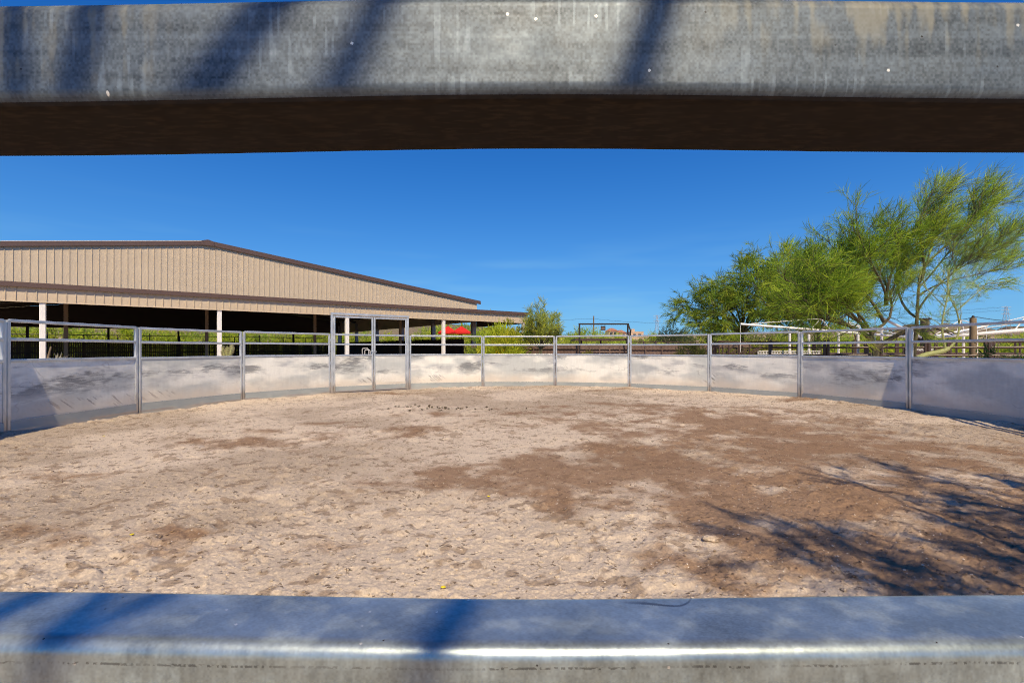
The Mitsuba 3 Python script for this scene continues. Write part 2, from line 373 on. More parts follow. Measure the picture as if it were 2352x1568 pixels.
def ridge(name, x0, x1, y, top, seed):
    xs = np.linspace(x0, x1, 120); ds = np.linspace(0, 1, 24)
    A, D = np.meshgrid(xs, ds, indexing='ij')
    e = np.interp(A, [x0, x0 + .2 * (x1 - x0), x0 + .75 * (x1 - x0), x1], [0, 1, 1, 0])
    prof = np.sin(D * np.pi)
    Z = top * e * prof * (0.55 + 0.9 * meshkit.fbm(np.stack([A / 90, D * 2, 0 * A], -1), 5, seed)) - 4
    nn = len(ds); i, j = np.meshgrid(np.arange(len(xs) - 1), np.arange(nn - 1), indexing='ij')
    q = np.stack([i * nn + j, (i + 1) * nn + j, (i + 1) * nn + j + 1, i * nn + j + 1], -1).reshape(-1, 4)
    obj(name, (np.stack([A, y + D * top * 3.2, Z + 9], -1).reshape(-1, 3), q), 'hill_rock', smooth=True)
    tag(name, kind='structure')


ridge('hill', -900, 95, 430, 40, 3)
ridge('mountain', 700, 4200, 2300, 110, 8)

# ------------------------------------------------------------------ the round pen
TOPZ, MIDZ, SHZ = 1.785, 1.50, 1.175
STEP = 0.3074
ang = [3.2637 - STEP * k for k in range(11)]
nearL, nearR = math.atan2(-7.85, -1.235), math.atan2(-7.85, 1.235)
left = np.linspace(ang[0], nearL + 2 * math.pi, 5)       # from post 0 round to the near panel's left end
right = np.linspace(ang[10], nearR, 6)
P = lambda a: np.array([CX + R * math.cos(a), CY + R * math.sin(a), 0.0])
SEC = rrect(0.050, 0.050, 0.008, 2)
roff = random.Random(5)


def post(p, z0, z1, lean):
    return sweep([p + [0, 0, z0], p + lean + [0, 0, z1]], SEC, up=(0, 1, 0))


def sheet_mesh(a, b, z0, z1, off, thick, shift, wav):
    """An upright sheet from a to b (ground points), gently buckled; uv in metres."""
    d = b - a; L = np.linalg.norm(d); d = d / L; nrm = np.array([-d[1], d[0], 0])
    if np.dot(nrm, np.array([CX, CY, 0]) - a) < 0:
        nrm = -nrm
    nu, nv = 22, 9
    A, H = np.meshgrid(np.linspace(0, L, nu), np.linspace(z0, z1, nv), indexing='ij')
    edge = np.sin(np.pi * A / L) * np.sin(np.pi * (H - z0) / (z1 - z0))
    w = wav * (meshkit.fbm(np.stack([A * 1.6 + off, H * 2.5, 0 * A], -1), 2, 4) - 0.5) * edge ** 0.5
    vs, fs, uvs = [], [], []
    i, j = np.meshgrid(np.arange(nu - 1), np.arange(nv - 1), indexing='ij')
    q = np.stack([i * nv + j, (i + 1) * nv + j, (i + 1) * nv + j + 1, i * nv + j + 1], -1).reshape(-1, 4)
    for s in (1, -1):
        v = a + A[..., None] * d + (shift + w + s * thick / 2)[..., None] * nrm + np.array([0, 0, 1.0]) * H[..., None]
        fs.append(q[:, ::s] + sum(map(len, vs))); vs.append(v.reshape(-1, 3)); uvs.append(np.stack([A + off, H], -1).reshape(-1, 2))
    return (np.vstack(vs), np.vstack(fs)), np.vstack(uvs)


def panel_parts(t, a, b, off, top=True):
    """Posts, rails and sheets of one panel between ground points a and b."""
    d = unit(b - a); up = np.array([0, 0, 1.0])
    inset = 0.036
    zb = 0.02
    la, lb = (d * roff.uniform(-0.004, 0.010) for _ in range(2))
    pa, pb = a + d * inset, b - d * inset
    obj('post', post(pa, zb, TOPZ + 0.012, la), 'galvanized', t, 40)
    obj('post', post(pb, zb, TOPZ + 0.012, -lb), 'galvanized', t, 40)
    dz = roff.uniform(-0.006, 0.006)
    for nm, z in (('top_rail', TOPZ), ('middle_rail', MIDZ), ('sheet_rail', SHZ), ('bottom_rail', 0.10)):
        obj(nm, sweep([pa + d * 0.025 + up * (z + dz), pb - d * 0.025 + up * (z + dz)], SEC), 'galvanized', t, 40)
    m, uv = sheet_mesh(pa + d * 0.02, pb - d * 0.02, 0.12, SHZ - 0.022, off, 0.006, 0.004, 0.016)
    obj('sheet', m, 'sheet_metal', t, False, uv=uv)
    m, uv = sheet_mesh(pa + d * 0.026, pb - d * 0.026, 0.0, 0.255 + roff.uniform(-.01, .01), off + 3.7, 0.005, 0.022, 0.006)
    obj('kick_sheet', m, 'sheet_metal', t, False, uv=uv)
    for z in (0.45, 0.95, 1.62):                                   # pin joints at the seam
        obj('pin_hinge', cat([pipe(b + up * (z - 0.045), b + up * (z + 0.045), 0.016), beam(b - d * .03 + up * z, b + d * .03 + up * z, .03, .012)]), 'galvanized', t)


NAMES = {0: 'grey sheet panel at the far left with hoof scuffs low down',
         1: 'round pen panel third to the left of the double gate, grey with long smudges',
         2: 'round pen panel joined to the left side of the double gate',
         4: 'bright pale panel joined to the right side of the double gate',
         5: 'second panel to the right of the double gate, in front of the flowering shrub',
         6: 'third panel to the right of the double gate, below the black entry frame',
         7: 'fourth panel to the right of the double gate, below the far houses',
         8: 'grey panel fifth to the right of the double gate, below the round mesquite',
         9: 'shaded grey panel below the big trees with a slanting shadow edge at its right end',
         10: 'darkest panel at the right edge, wholly in its own shade'}
for k in range(10):
    a, b = P(ang[k]), P(ang[k + 1])
    if k == 3:
        continue
    t = thing('pen_panel', NAMES[k], 'pen panel', 'galvanized panels of the round pen')
    panel_parts(t, a, b, k * 5.3 + 1.7)
t = thing('pen_panel', NAMES[10], 'pen panel', 'galvanized panels of the round pen')
panel_parts(t, P(right[0]), P(right[1]), 77.1)
t = thing('pen_panel', 'sliver of a shaded panel cut off by the left edge of the photo', 'pen panel', 'galvanized panels of the round pen')
panel_parts(t, P(left[0]), P(left[1]), 83.3)
for k in range(1, 4):
    t = thing('pen_panel', f'galvanized pen panel out of view left of the camera, {("farthest", "middle", "nearest")[k - 1]} of three', 'pen panel', 'panels out of view beside the camera')
    panel_parts(t, P(left[k]), P(left[k + 1]), 90 + 4.4 * k)
for k in range(1, 5):
    t = thing('pen_panel', f'galvanized pen panel out of view right of the camera, {("farthest", "second", "third", "nearest")[k - 1]} of four', 'pen panel', 'panels out of view beside the camera')
    panel_parts(t, P(right[k]), P(right[k + 1]), 120 + 4.4 * k)

# the near panel, whose rails frame the picture
t = thing('near_panel', 'weathered galvanized panel right in front of the camera, its two rails framing the view', 'pen panel')
NX0, NX1 = CX - 1.2, CX + 1.2


def near_rail(y0, y1, z0, z1, bow, seg=72):
    xs = np.concatenate([np.linspace(NX0, -0.45, 8)[:-1], np.linspace(-0.45, 0.45, seg), np.linspace(0.45, NX1, 8)[1:]])
    dz = bow * (1 - np.exp(-(xs / 0.20) ** 2)) * 0.0040
    tilt = 0.0013 * np.tanh(xs / 0.27) * -bow
    pts = np.stack([xs, 0 * xs + (y0 + y1) / 2, (z0 + z1) / 2 + dz + tilt], 1)
    return sweep(pts, rrect(y1 - y0, z1 - z0, 0.0085, 6))


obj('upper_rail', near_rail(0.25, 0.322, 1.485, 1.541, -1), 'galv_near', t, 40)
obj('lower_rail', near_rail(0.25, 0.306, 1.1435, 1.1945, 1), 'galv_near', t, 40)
for nm, z in (('top_rail', TOPZ), ('bottom_rail', 0.1)):
    obj(nm, sweep([[NX0, 0.28, z], [NX1, 0.28, z]], SEC), 'galvanized', t, 40)
for x in (NX0 - 0.026, NX1 + 0.026):
    obj('post', post(np.array([x, 0.28, 0]), 0.0, TOPZ + .02, np.zeros(3)), 'galvanized', t, 40)
m, uv = sheet_mesh(np.array([NX0, 0.28, 0]), np.array([NX1, 0.28, 0]), 0.02, 1.142, 60.0, 0.006, 0.0, 0.01)
obj('sheet', m, 'sheet_metal', t, False, uv=uv)

# double gate in its tall bow frame
a, b = P(ang[3]), P(ang[4])
d = unit(b - a); up = np.array([0, 0, 1.0]); L = np.linalg.norm(b - a)
GT = 2.36
t = thing('double_gate', 'tall galvanized double gate with rails above two sheet leaves', 'gate')
S2 = rrect(0.065, 0.065, 0.01, 2)
for s in (0.045, L - 0.045):
    p = a + d * s
    obj('frame_post', sweep([p + up * 0.0, p + up * GT], S2, up=(0, 1, 0)), 'galvanized', t, 40)
obj('header', sweep([a + d * 0.01 + up * (GT + .033), b - d * 0.01 + up * (GT + .033)], S2), 'galvanized', t, 40)
obj('threshold', sweep([a + d * 0.08 + up * .055, b - d * 0.08 + up * .055], rrect(.06, .03, .005)), 'galvanized', t, 40)
for s0, s1, off, hinge in ((0.085, 1.268, 201.4, 0), (1.285, L - 0.085, 215.9, 1)):
    lf = num(t + '__leaf')
    p0, p1 = a + d * (s0 + .026), a + d * (s1 - .026)
    for nm, q0 in (('stile', p0), ('stile', p1)):
        obj(nm, sweep([q0 + up * .09, q0 + up * (GT - .025)], SEC, up=(0, 1, 0)), 'galvanized', lf, 40)
    for nm, z in (('top_rail', GT - .05), ('upper_rail', TOPZ), ('middle_rail', MIDZ), ('sheet_rail', SHZ), ('bottom_rail', .115)):
        obj(nm, sweep([p0 + d * .025 + up * z, p1 - d * .025 + up * z], SEC), 'galvanized', lf, 40)
    m, uv = sheet_mesh(p0 + d * .02, p1 - d * .02, .13, SHZ - .022, off, .006, .004, .012)
    obj('sheet', m, 'sheet_metal', lf, False, uv=uv)
    m, uv = sheet_mesh(p0 + d * .026, p1 - d * .026, .125, .33, off + 9, .005, .022, .004)
    obj('kick_sheet', m, 'sheet_metal', lf, False, uv=uv)
    hp = p0 if hinge == 0 else p1
    for z in (.35, 1.1, 2.0):
        obj('hinge', pipe(hp - d * (.034 if hinge == 0 else -.034) + up * (z - .06), hp - d * (.034 if hinge == 0 else -.034) + up * (z + .06), .014), 'galvanized', lf)
nrm = np.array([d[1], -d[0], 0])
lp = a + d * 1.276 + nrm * 0.036
obj('latch', cat([beam(lp - d * .09 + up * 1.28, lp + d * .09 + up * 1.28, .02, .02), beam(lp + up * 1.22, lp + up * 1.34, .03, .012)]), 'galvanized', t)

# ------------------------------------------------------------------ the barn (covered arena): s runs along its front, m into its depth
BO = np.array([-19.8, 20.0, 0.0]); BE = np.array([0.796, 0.605, 0.0]); BN = np.array([-0.605, 0.796, 0.0])
BE, BN = unit(BE), unit(BN)
W = lambda s, m, z: BO + s * BE + m * BN + np.array([0, 0, z])
S0, S1, SA, MH, MF = -13.6, 26.3, 6.45, 7.0, 44.5
HZ = 3.35
FT = 4.12


def roof_z(s):
    return np.where(s < SA, 8.0 + (s - SA) * 0.140, 8.0 - (s - SA) * 0.1245)


barn = thing('barn', 'long tan metal arena barn with brown trim, open below its header', 'barn')
RIB = np.array([[0, 0], [.012, .034], [.036, .034], [.048, 0], [.3035, 0]])


def strip_panel(s, m, z0, ztop):
    pr = RIB
    k = len(pr); vs = []
    for zz in (None, 1):
        for (ds, o) in pr:
            z = z0 if zz is None else float(ztop(s + ds))
            vs.append(W(s + ds, m - o, z))
    # a folded lip at both ends gives the sheet its thickness
    for (ds, o) in pr:
        vs.append(W(s + ds, m + 0.03, z0))
    for (ds, o) in pr:
        vs.append(W(s + ds, m + 0.03, float(ztop(s + ds))))
    f = []
    for q in range(k - 1):
        f += [[q, q + 1, k + q + 1, k + q], [2 * k + q, 2 * k + q + 1, q + 1, q], [k + q, k + q + 1, 3 * k + q + 1, 3 * k + q]]
    return np.array(vs), np.array(f)


s = S0
while s < S1 - 0.1:
    obj('siding_panel', strip_panel(s, MH, 4.55, lambda x: roof_z(x) - 0.16), 'tan_siding', barn + '__gable_wall', smooth=True)
    s += 0.3048
s = S0
while s < S1 - 0.1:
    obj('siding_panel', strip_panel(s, 0.0, HZ, lambda x: FT - 0.12), 'tan_siding', barn + '__front_header', smooth=True)
    s += 0.3048
obj('header_edge', beam(W(S0, -0.012, HZ - .02), W(S1, -0.012, HZ - .02), .07, .04), 'tan_siding', barn)
obj('gutter', sweep([W(S0 - .1, -0.10, FT - .10), W(S1 + .12, -0.10, FT - .10)], np.array([(.07, -.10), (.07, .10), (-.05, .10), (-.07, .04), (-.07, -.02), (-.03, -.10)])[::-1]), 'brown_trim', barn)
up = np.array([0, 0, 1.0])
# roofs
rp = obj('porch_roof', prism([(0.05, FT - .06), (0.05, FT - .16), (MH + .1, 4.52), (MH + .1, 4.62)], -BN * -1, BE, BO, S0 - .1, S1 + .1), 'roof_metal', barn)
for nm, (sa, sb) in (('left', (S0 - .35, SA)), ('right', (SA, S1 + .35))):
    za, zb = float(roof_z(sa)), float(roof_z(sb))
    obj('roof', prism([(sa, za), (sb, zb), (sb, zb - .1), (sa, za - .1)], BE, BN, BO, MH - .05, MF + .3), 'roof_metal', barn)
    obj('rake_trim', prism([(sa, za + .05), (sb, zb + .05), (sb, zb - .20), (sa, za - .20)], BE, BN, BO, MH - .15, MH - .053), 'brown_trim', barn)
    obj('roof_sheet', prism([(sa, za + .09), (sb, zb + .09), (sb, zb + .053), (sa, za + .053)], BE, BN, BO, MH - .12, MF + .3), 'pale_roof' if nm == 'left' else 'brown_trim', barn)
obj('ridge_cap', prism([(SA - .34, 8.0 + .07 - .34 * .14), (SA, 8.13), (SA + .34, 8.07 - .34 * .1245), (SA + .34, 7.76), (SA - .34, 7.76)], BE, BN, BO, MH - .19, MH - .152), 'brown_trim', barn)
# dark side and rear walls above the openings
obj('side_wall', prism([(MH, 3.75), (MF, 3.75), (MF, 5.40), (MH, 5.40)], BN, BE, BO, S1 - .1, S1 + .02), 'tan_siding', barn)
obj('side_wall', prism([(MH, 3.75), (MF, 3.75), (MF, 5.05), (MH, 5.05)], BN, BE, BO, S0 - .02, S0 + .1), 'tan_siding', barn)
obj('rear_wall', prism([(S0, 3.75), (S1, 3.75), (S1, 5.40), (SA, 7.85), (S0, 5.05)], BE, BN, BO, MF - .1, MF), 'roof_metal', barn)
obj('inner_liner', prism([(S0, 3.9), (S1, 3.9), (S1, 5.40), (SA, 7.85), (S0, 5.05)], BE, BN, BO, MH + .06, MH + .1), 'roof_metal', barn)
obj('porch_end', prism([(0.05, HZ - .06), (MH, HZ - .06), (MH, 4.5), (0.05, FT - .17)], BN, BE, BO, S1 - .04, S1), 'roof_metal', barn)
for s_ in (-12.8, -6.4, 0, 6.4, 12.8, 19.2, 26.02):
    obj('front_post', beam(W(s_, .12, 0), W(s_, .12, HZ), .2, .2, .01, up=BN), 'white_paint', barn)
    obj('post_shoe', box(-.16, .16, -.16, .16, 0, .12)[0] @ np.stack([BE, BN, [0, 0, 1]]) + W(s_, .12, 0) if False else (box(-.16, .16, -.16, .16, 0, .1)[0] @ np.stack([BE, BN, [0, 0, 1]]) + W(s_, .12, 0), box(0, 1, 0, 1, 0, 1)[1]), 'grey_column', barn)
    if s_ < 26:
        obj('inner_post', beam(W(s_, MH, 0), W(s_, MH, 4.6), .17, .17, .01, up=BN), 'tan_steel', barn)
for k in range(6):
    m_ = MH + .2 + 7.42 * k
    obj('side_column', beam(W(S1 - .2, m_, 0), W(S1 - .2, m_, 4.8), .38, .3, .01, up=BN), 'grey_column', barn)
    obj('side_column', beam(W(S0 + .2, m_, 0), W(S0 + .2, m_, 4.6), .38, .3, .01, up=BN), 'grey_column', barn)
    if k:
        obj('rafter', prism([(S0 + .3, 4.75), (SA, 7.6), (S1 - .3, 5.15), (S1 - .3, 4.95), (SA, 7.2), (S0 + .3, 4.5)], BE, BN, BO, m_ - .08, m_ + .08), 'roof_metal', barn)
for k in range(7):
    s_ = S0 + (S1 - S0) * k / 6
    obj('rear_post', beam(W(s_, MF - .2, 0), W(s_, MF - .2, 4), .22, .22, .01, up=BN), 'black_metal', barn)
for m_ in np.arange(1.2, 7, 1.45):
    obj('purlin', beam(W(S0, m_, FT - .22 + .075 * m_), W(S1, m_, FT - .22 + .075 * m_), .07, .14), 'roof_metal', barn)

# plank wall round the arena floor
aw = thing('arena_wall', 'dark brown plank wall round the riding arena inside the barn', 'wall')


def planks(p0, p1, z0, z1, w=.19, gap=.012):
    d = unit(p1 - p0); L = np.linalg.norm(p1 - p0); nn = np.cross(d, [0, 0, 1.0]); ms = []
    r = random.Random(int(L * 100))
    for k in range(int(L / w)):
        g = gap if r.random() > .25 else gap * 2.6
        c = p0 + d * (k * w + w / 2)
        v, f = box(-w / 2 + g / 2, w / 2 - g / 2, -.02, .02, z0, z1 + r.uniform(-.02, .02))
        ms.append((c + v[:, :1] * d + v[:, 1:2] * nn + v[:, 2:] * np.array([0, 0, 1.0]), f))
    return cat(ms)


for nm, q0, q1 in (('rear', W(S0 + 1, MF - 1.2, 0), W(S1 - 1, MF - 1.2, 0)), ('right', W(S1 - 1, MH + .5, 0), W(S1 - 1, MF - 1.2, 0))):
    k = obj('planks', planks(q0, q1, .05, 2.25), 'dark_wood', aw)
    tag(k, 'weathered brown boards with thin gaps of light', kind='stuff')
    obj('cap_rail', beam(q0 + up * 2.30, q1 + up * 2.30, .12, .06), 'dark_wood', aw)
    obj('girt', beam(q0 + up * 1.0 + BN * -.05, q1 + up * 1.0 + BN * -.05, .05, .12), 'dark_wood', aw)
gf = thing('pipe_fence', 'thin black pipe fence seen behind the barn through its rear opening', 'fence')
for z in (1.5, 3.05):
    obj('rail', pipe(W(-12, MF + 3, z), W(25, MF + 3, z), .05, 6), 'black_metal', gf)
for s_ in np.arange(-12, 25.1, 3.1):
    obj('post', pipe(W(s_, MF + 3, 0), W(s_, MF + 3, 3.35 if int(s_) % 2 else 3.05), .055, 6), 'black_metal', gf)

# white tube rack standing by the pen, seen through the gate
wr = thing('tube_rack', 'small bent white tube rack seen through the left leaf of the gate', 'rack')
for k, (u0, u1, v0) in enumerate(((832, 846, 800), (838, 850, 803))):
    Y = 18.6 + k * .3
    q0, q1, q2, q3 = px(u0, 840, Y), px(u0, v0, Y), px(u1, v0, Y), px(u1, 840, Y)
    obj('hoop', tube([q0, q1 * [1, 1, 1] - [0, 0, .03], q1 + [.03, 0, 0], q2 - [.03, 0, 0], q2 - [0, 0, .03], q3], .014, 6), 'white_paint', wr, 40)

# ------------------------------------------------------------------ foliage
class Strips:
    def __init__(self):
        self.b, self.d, self.l, self.w, self.c, self.g = [], [], [], [], [], []

    def add(self, b, d, l, w, c, g=None):
        n = len(b)
        self.b.append(b); self.d.append(unit(d)); self.l.append(np.broadcast_to(l, n)); self.w.append(np.broadcast_to(w, n))
        self.c.append(np.broadcast_to(c, (n, 3))); self.g.append(np.zeros((n, 3)) if g is None else np.broadcast_to(g, (n, 3)))

    def mesh(self, r):
        b, d, l, w, c, g = (np.concatenate(x) for x in (self.b, self.d, self.l, self.w, self.c, self.g))
        n = len(b); side = unit(np.cross(d, r.normal(size=(n, 3))))
        vs = []
        for t, k in ((0, .55), (.55, 1.0), (1.0, .12)):
            cen = b + d * (l * t)[:, None] + g * (l * t * t)[:, None]
            vs += [cen + side * (w * k / 2)[:, None], cen - side * (w * k / 2)[:, None]]
        v = np.stack(vs, 1).reshape(-1, 3)
        o = (np.arange(n) * 6)[:, None]
        f = np.vstack([o + np.array([[0, 1, 3]]), o + np.array([[0, 3, 2]]), o + np.array([[2, 3, 5]]), o + np.array([[2, 5, 4]])])
        return (v, f), np.repeat(c, 6, axis=0)


def curve(p, d, L, n, r, bend=(0, 0, 0), jit=.12):
    pts = [np.array(p, float)]; d = unit(d)
    for k in range(n):
        d = unit(d + np.asarray(bend) / n + r.normal(size=3) * jit)
        pts.append(pts[-1] + d * L / n)
    return np.array(pts)


def along(pts, t):
    x = t * (len(pts) - 1); k = np.minimum(np.floor(x).astype(int), len(pts) - 2); fr = (x - k)[:, None]
    return pts[k] * (1 - fr) + pts[k + 1] * fr, unit(pts[k + 1] - pts[k])


def smooth_path(pts, n=10):
    from scipy.interpolate import CubicSpline
    pts = np.asarray(pts, float); t = np.concatenate([[0], np.cumsum(np.linalg.norm(np.diff(pts, axis=0), axis=1))])
    return CubicSpline(t, pts)(np.linspace(0, t[-1], n))


def foliage_tree(name, label, limbs, seed, cols, n2=11, n3=7, n4=13, L2=1.0, L3=.55, Ls=.32, ws=.014, lift=.35, wind=(.12, 0, 0), group=None, bark='bark', spread=.75, bare=.3, cat_='tree'):
    """limbs: (polyline, r0, r1, leafy share). Branches, twigs and narrow leaf sprays grow from them."""
    r = np.random.default_rng(seed)
    t = thing(name, label, cat_, group)
    wood, twigs, st = [], [], Strips()
    cols = np.array(cols, float); wind = np.array(wind)
    for pts, r0, r1, leaf in limbs:
        pts = smooth_path(pts, 12)
        wood.append(tube(pts, np.linspace(r0, r1, len(pts)), 7))
        if leaf <= 0:
            continue
        L = np.linalg.norm(pts[-1] - pts[0])
        k2 = max(3, int(n2 * leaf))
        ts = np.sort(r.uniform(bare, 1.0, k2)); ts[-1] = 1.0
        b2, d2 = along(pts, ts)
        for b, d, tq in zip(b2, d2, ts):
            dd = unit(d * .8 + r.normal(size=3) * spread + [0, 0, lift] + wind)
            l2 = L2 * r.uniform(.6, 1.25) * (1.15 - .45 * tq)
            p2 = curve(b, dd, l2, 5, r, bend=wind + [0, 0, lift * .5], jit=.14)
            wood.append(tube(p2, np.linspace(max(r1 * .8, .012), .006, len(p2)), 5))
            t3 = r.uniform(.2, 1.0, n3); t3[0] = 1.0
            b3, d3 = along(p2, t3)
            for bb, d_ in zip(b3, d3):
                d_ = unit(d_ + r.normal(size=3) * spread * .8 + wind + [0, 0, lift * .6])
                p3 = curve(bb, d_, L3 * r.uniform(.6, 1.3), 3, r, bend=wind, jit=.12)
                twigs.append(tube(p3, np.linspace(.006, .003, len(p3)), 3))
                t4 = r.uniform(.1, 1.0, n4)
                b4, d4 = along(p3, t4)
                col = cols[r.integers(len(cols))] * r.uniform(.75, 1.25)
                st.add(b4 + r.normal(size=b4.shape) * .03, d4 + r.normal(size=d4.shape) * .45 + wind * .7, Ls * r.uniform(.5, 1.35, n4), ws * r.uniform(.7, 1.3, n4),
                       col * r.uniform(.8, 1.2, (n4, 1)), wind * .5 + [0, 0, -.08])
    obj('trunk', cat(wood), bark, t, 50)
    obj('twigs', cat(twigs), bark, t); tag(t + '__twigs', 'fine twigs', kind='stuff')
    m, c = st.mesh(r)
    obj('crown', m, 'foliage', t, False, color=c)
    return t


def P3(u, v, Y):
    return px(u, v, Y)


# palo verde with the broad crown, trunk at the pen's right
PV = [(.35, .51, .05), (.26, .41, .045), (.46, .57, .06), (.17, .28, .045)]
YA = 14.6
base = px(2008, 905, YA) * [1, 1, 0]
fork = px(2012, 800, YA)
limbsA = [([base, px(2010, 850, YA), fork], .13, .095, 0),
          ([fork, px(1985, 768, YA - .2), px(1925, 735, YA - .6), px(1850, 690, YA - 1.0)], .05, .02, 1.1),
          ([fork, px(1990, 770, YA + .2), px(1965, 700, YA + .6), px(1880, 600, YA + .9)], .05, .018, 1.3),
          ([fork, px(1998, 760, YA), px(1965, 715, YA - .4), px(1800, 640, YA - .6)], .045, .018, 1.3),
          ([px(2000, 775, YA), px(1940, 745, YA + .8), px(1840, 720, YA + 1.3), px(1760, 700, YA + 1.5)], .06, .02, 1.3),
          ([fork, px(2000, 772, YA), px(2040, 735, YA + .3), px(2040, 660, YA + .5), px(2010, 600, YA + .6), px(2005, 545, YA + .6)], .05, .014, 1.2),
          ([px(2030, 740, YA + .3), px(2000, 690, YA + .2), px(1950, 630, YA), px(1915, 570, YA)], .05, .014, 1.1),
          ([px(2035, 700, YA + .4), px(2050, 620, YA + .2), px(2060, 570, YA + .1), px(2050, 530, YA)], .05, .013, 1.0),
          ([px(1975, 740, YA + .6), px(1900, 690, YA + .9), px(1850, 640, YA + 1.2), px(1830, 600, YA + 1.2)], .05, .014, 1.2),
          ([px(2038, 700, YA + .3), px(2010, 620, YA - .5), px(1985, 570, YA - .8), px(1970, 530, YA - .8)], .04, .012, 1.0),
          ([px(2040, 690, YA + .3), px(2060, 640, YA + .6), px(2085, 570, YA + .6)], .04, .012, .9),
          ([px(1998, 762, YA), px(1930, 690, YA - .8), px(1890, 640, YA - 1.1)], .05, .018, 1.1),
          ([fork, px(2060, 770, YA - .3), px(2110, 745, YA - .7)], .08, .04, 0)]
foliage_tree('palo_verde_tree', 'broad leaning green tree whose forked dark trunk rises behind the shaded panel', limbsA, 21, PV, n2=16, n3=9, n4=14, L2=.95, L3=.55, Ls=.32, ws=.0125, lift=.30, wind=(.10, 0, .05), group='trees by the horse walker')
YB = 15.4
baseB = px(2095, 900, YB) * [1, 1, 0]
limbsB = [([baseB, px(2098, 830, YB), px(2104, 770, YB), px(2108, 700, YB), px(2112, 640, YB)], .075, .035, 0),
          ([px(2112, 640, YB), px(2140, 560, YB), px(2160, 470, YB), px(2165, 455, YB)], .032, .012, 1.5),
          ([px(2110, 660, YB), px(2170, 590, YB + .5), px(2250, 500, YB + .8), px(2285, 475, YB + .9)], .03, .01, 1.4),
          ([px(2110, 650, YB), px(2115, 560, YB - .6), px(2125, 480, YB - .9), px(2150, 460, YB - 1)], .045, .012, 1.2),
          ([px(2106, 720, YB), px(2160, 650, YB - .5), px(2250, 590, YB - 1.0), px(2320, 560, YB - 1.2)], .03, .012, 1.4),
          ([px(2106, 730, YB), px(2075, 700, YB + .5), px(2060, 640, YB + .8), px(2070, 560, YB + .9)], .04, .012, 1.1),
          ([px(2110, 680, YB), px(2200, 640, YB + 1), px(2290, 620, YB + 1.6), px(2350, 600, YB + 1.8)], .028, .012, 1.4),
          ([px(2112, 640, YB), px(2200, 540, YB - .2), px(2240, 480, YB - .2), px(2230, 455, YB)], .04, .01, 1.2)]
foliage_tree('palo_verde_tree', 'tallest tree with an upswept wispy crown blown to the right', limbsB, 22, PV[:3] + [(.20, .29, .11)], n2=15, n3=8, n4=12, L2=1.0, L3=.6, Ls=.36, ws=.011, lift=.42, wind=(.22, 0, .10), group='trees by the horse walker', spread=.5)
YC = 13.2
limbsC = [([px(2096, 838, YC), px(2125, 815, YC), px(2165, 806, YC), px(2178, 800, YC)], .075, .06, 0),
          ([px(2172, 803, YC), px(2168, 785, YC), px(2164, 745, YC), px(2172, 700, YC), px(2178, 660, YC)], .032, .012, .7),
          ([px(2176, 802, YC), px(2196, 780, YC), px(2203, 740, YC), px(2196, 710, YC), px(2190, 690, YC)], .030, .014, .5),
          ([px(2196, 715, YC), px(2230, 685, YC), px(2270, 650, YC)], .016, .009, .9),
          ([px(2170, 705, YC), px(2145, 680, YC), px(2120, 655, YC)], .016, .009, .7),
          ([px(2197, 712, YC), px(2180, 675, YC), px(2176, 640, YC)], .016, .009, .8)]
foliage_tree('palo_verde_tree', 'slim pale green stems growing from a bent cut limb, sparse leaves', limbsC, 23, PV, n2=8, n3=5, n4=8, L2=.75, L3=.45, Ls=.26, ws=.012, lift=.2, wind=(.25, 0, 0), group='trees by the horse walker', bark='green_bark')
YD = 26.5
bD = px(1704, 880, YD) * [1, 1, 0]
MQ = [(.28, .40, .05), (.20, .32, .045), (.38, .45, .055), (.13, .20, .035)]
limbsD = [([bD, px(1703, 800, YD), px(1706, 765, YD)], .15, .11, 0)]
for (u, v, dy) in ((1590, 700, 0), (1625, 670, 1), (1600, 740, -.8), (1660, 650, -1), (1700, 620, .6), (1740, 610, -.6), (1790, 640, .4), (1800, 690, -1.2), (1760, 700, 1.2), (1680, 690, 1.6), (1640, 715, -1.6), (1720, 670, -1.8), (1840, 700, .5), (1570, 715, .4)):
    limbsD.append(([px(1706, 768, YD), px(1706 + (u - 1706) * .35, 768 + (v - 768) * .55, YD + dy * .4), px(u, v, YD + dy)], .06, .018, 1.1))
foliage_tree('mesquite_tree', 'low rounded mesquite at the left end of the tree group', limbsD, 31, MQ, n2=12, n3=7, n4=15, L2=1.25, L3=.7, Ls=.36, ws=.027, lift=.08, wind=(-.03, 0, -.05), group='trees by the horse walker', bare=.4)
YE = 25.2
bE = px(1880, 880, YE) * [1, 1, 0]
limbsE = [([bE, px(1882, 800, YE), px(1880, 765, YE)], .13, .1, 0)]
for (u, v, dy) in ((1780, 625, 0), (1820, 600, .8), (1870, 595, -.6), (1930, 610, .4), (1750, 650, -1), (1800, 680, 1.2), (1850, 640, -1.4), (1900, 650, 1.3), (1960, 660, -.8), (1780, 720, -.5), (1980, 700, .8), (1850, 700, 1.8)):
    limbsE.append(([px(1880, 768, YE), px(1880 + (u - 1880) * .35, 768 + (v - 768) * .5, YE + dy * .4), px(u, v, YE + dy)], .06, .016, 1.1))
foliage_tree('mesquite_tree', 'dense mid green tree between the low mesquite and the broad leaning tree', limbsE, 32, PV[:2] + MQ[:3], n2=13, n3=8, n4=14, L2=1.3, L3=.72, Ls=.42, ws=.024, lift=.18, wind=(.05, 0, .02), group='trees by the horse walker', bare=.35)

# flowering shrub and slim tree beyond the pen, right of the barn
FL = [(.48, .55, .05), (.38, .48, .05), (.58, .58, .055)]
YS = 24.0


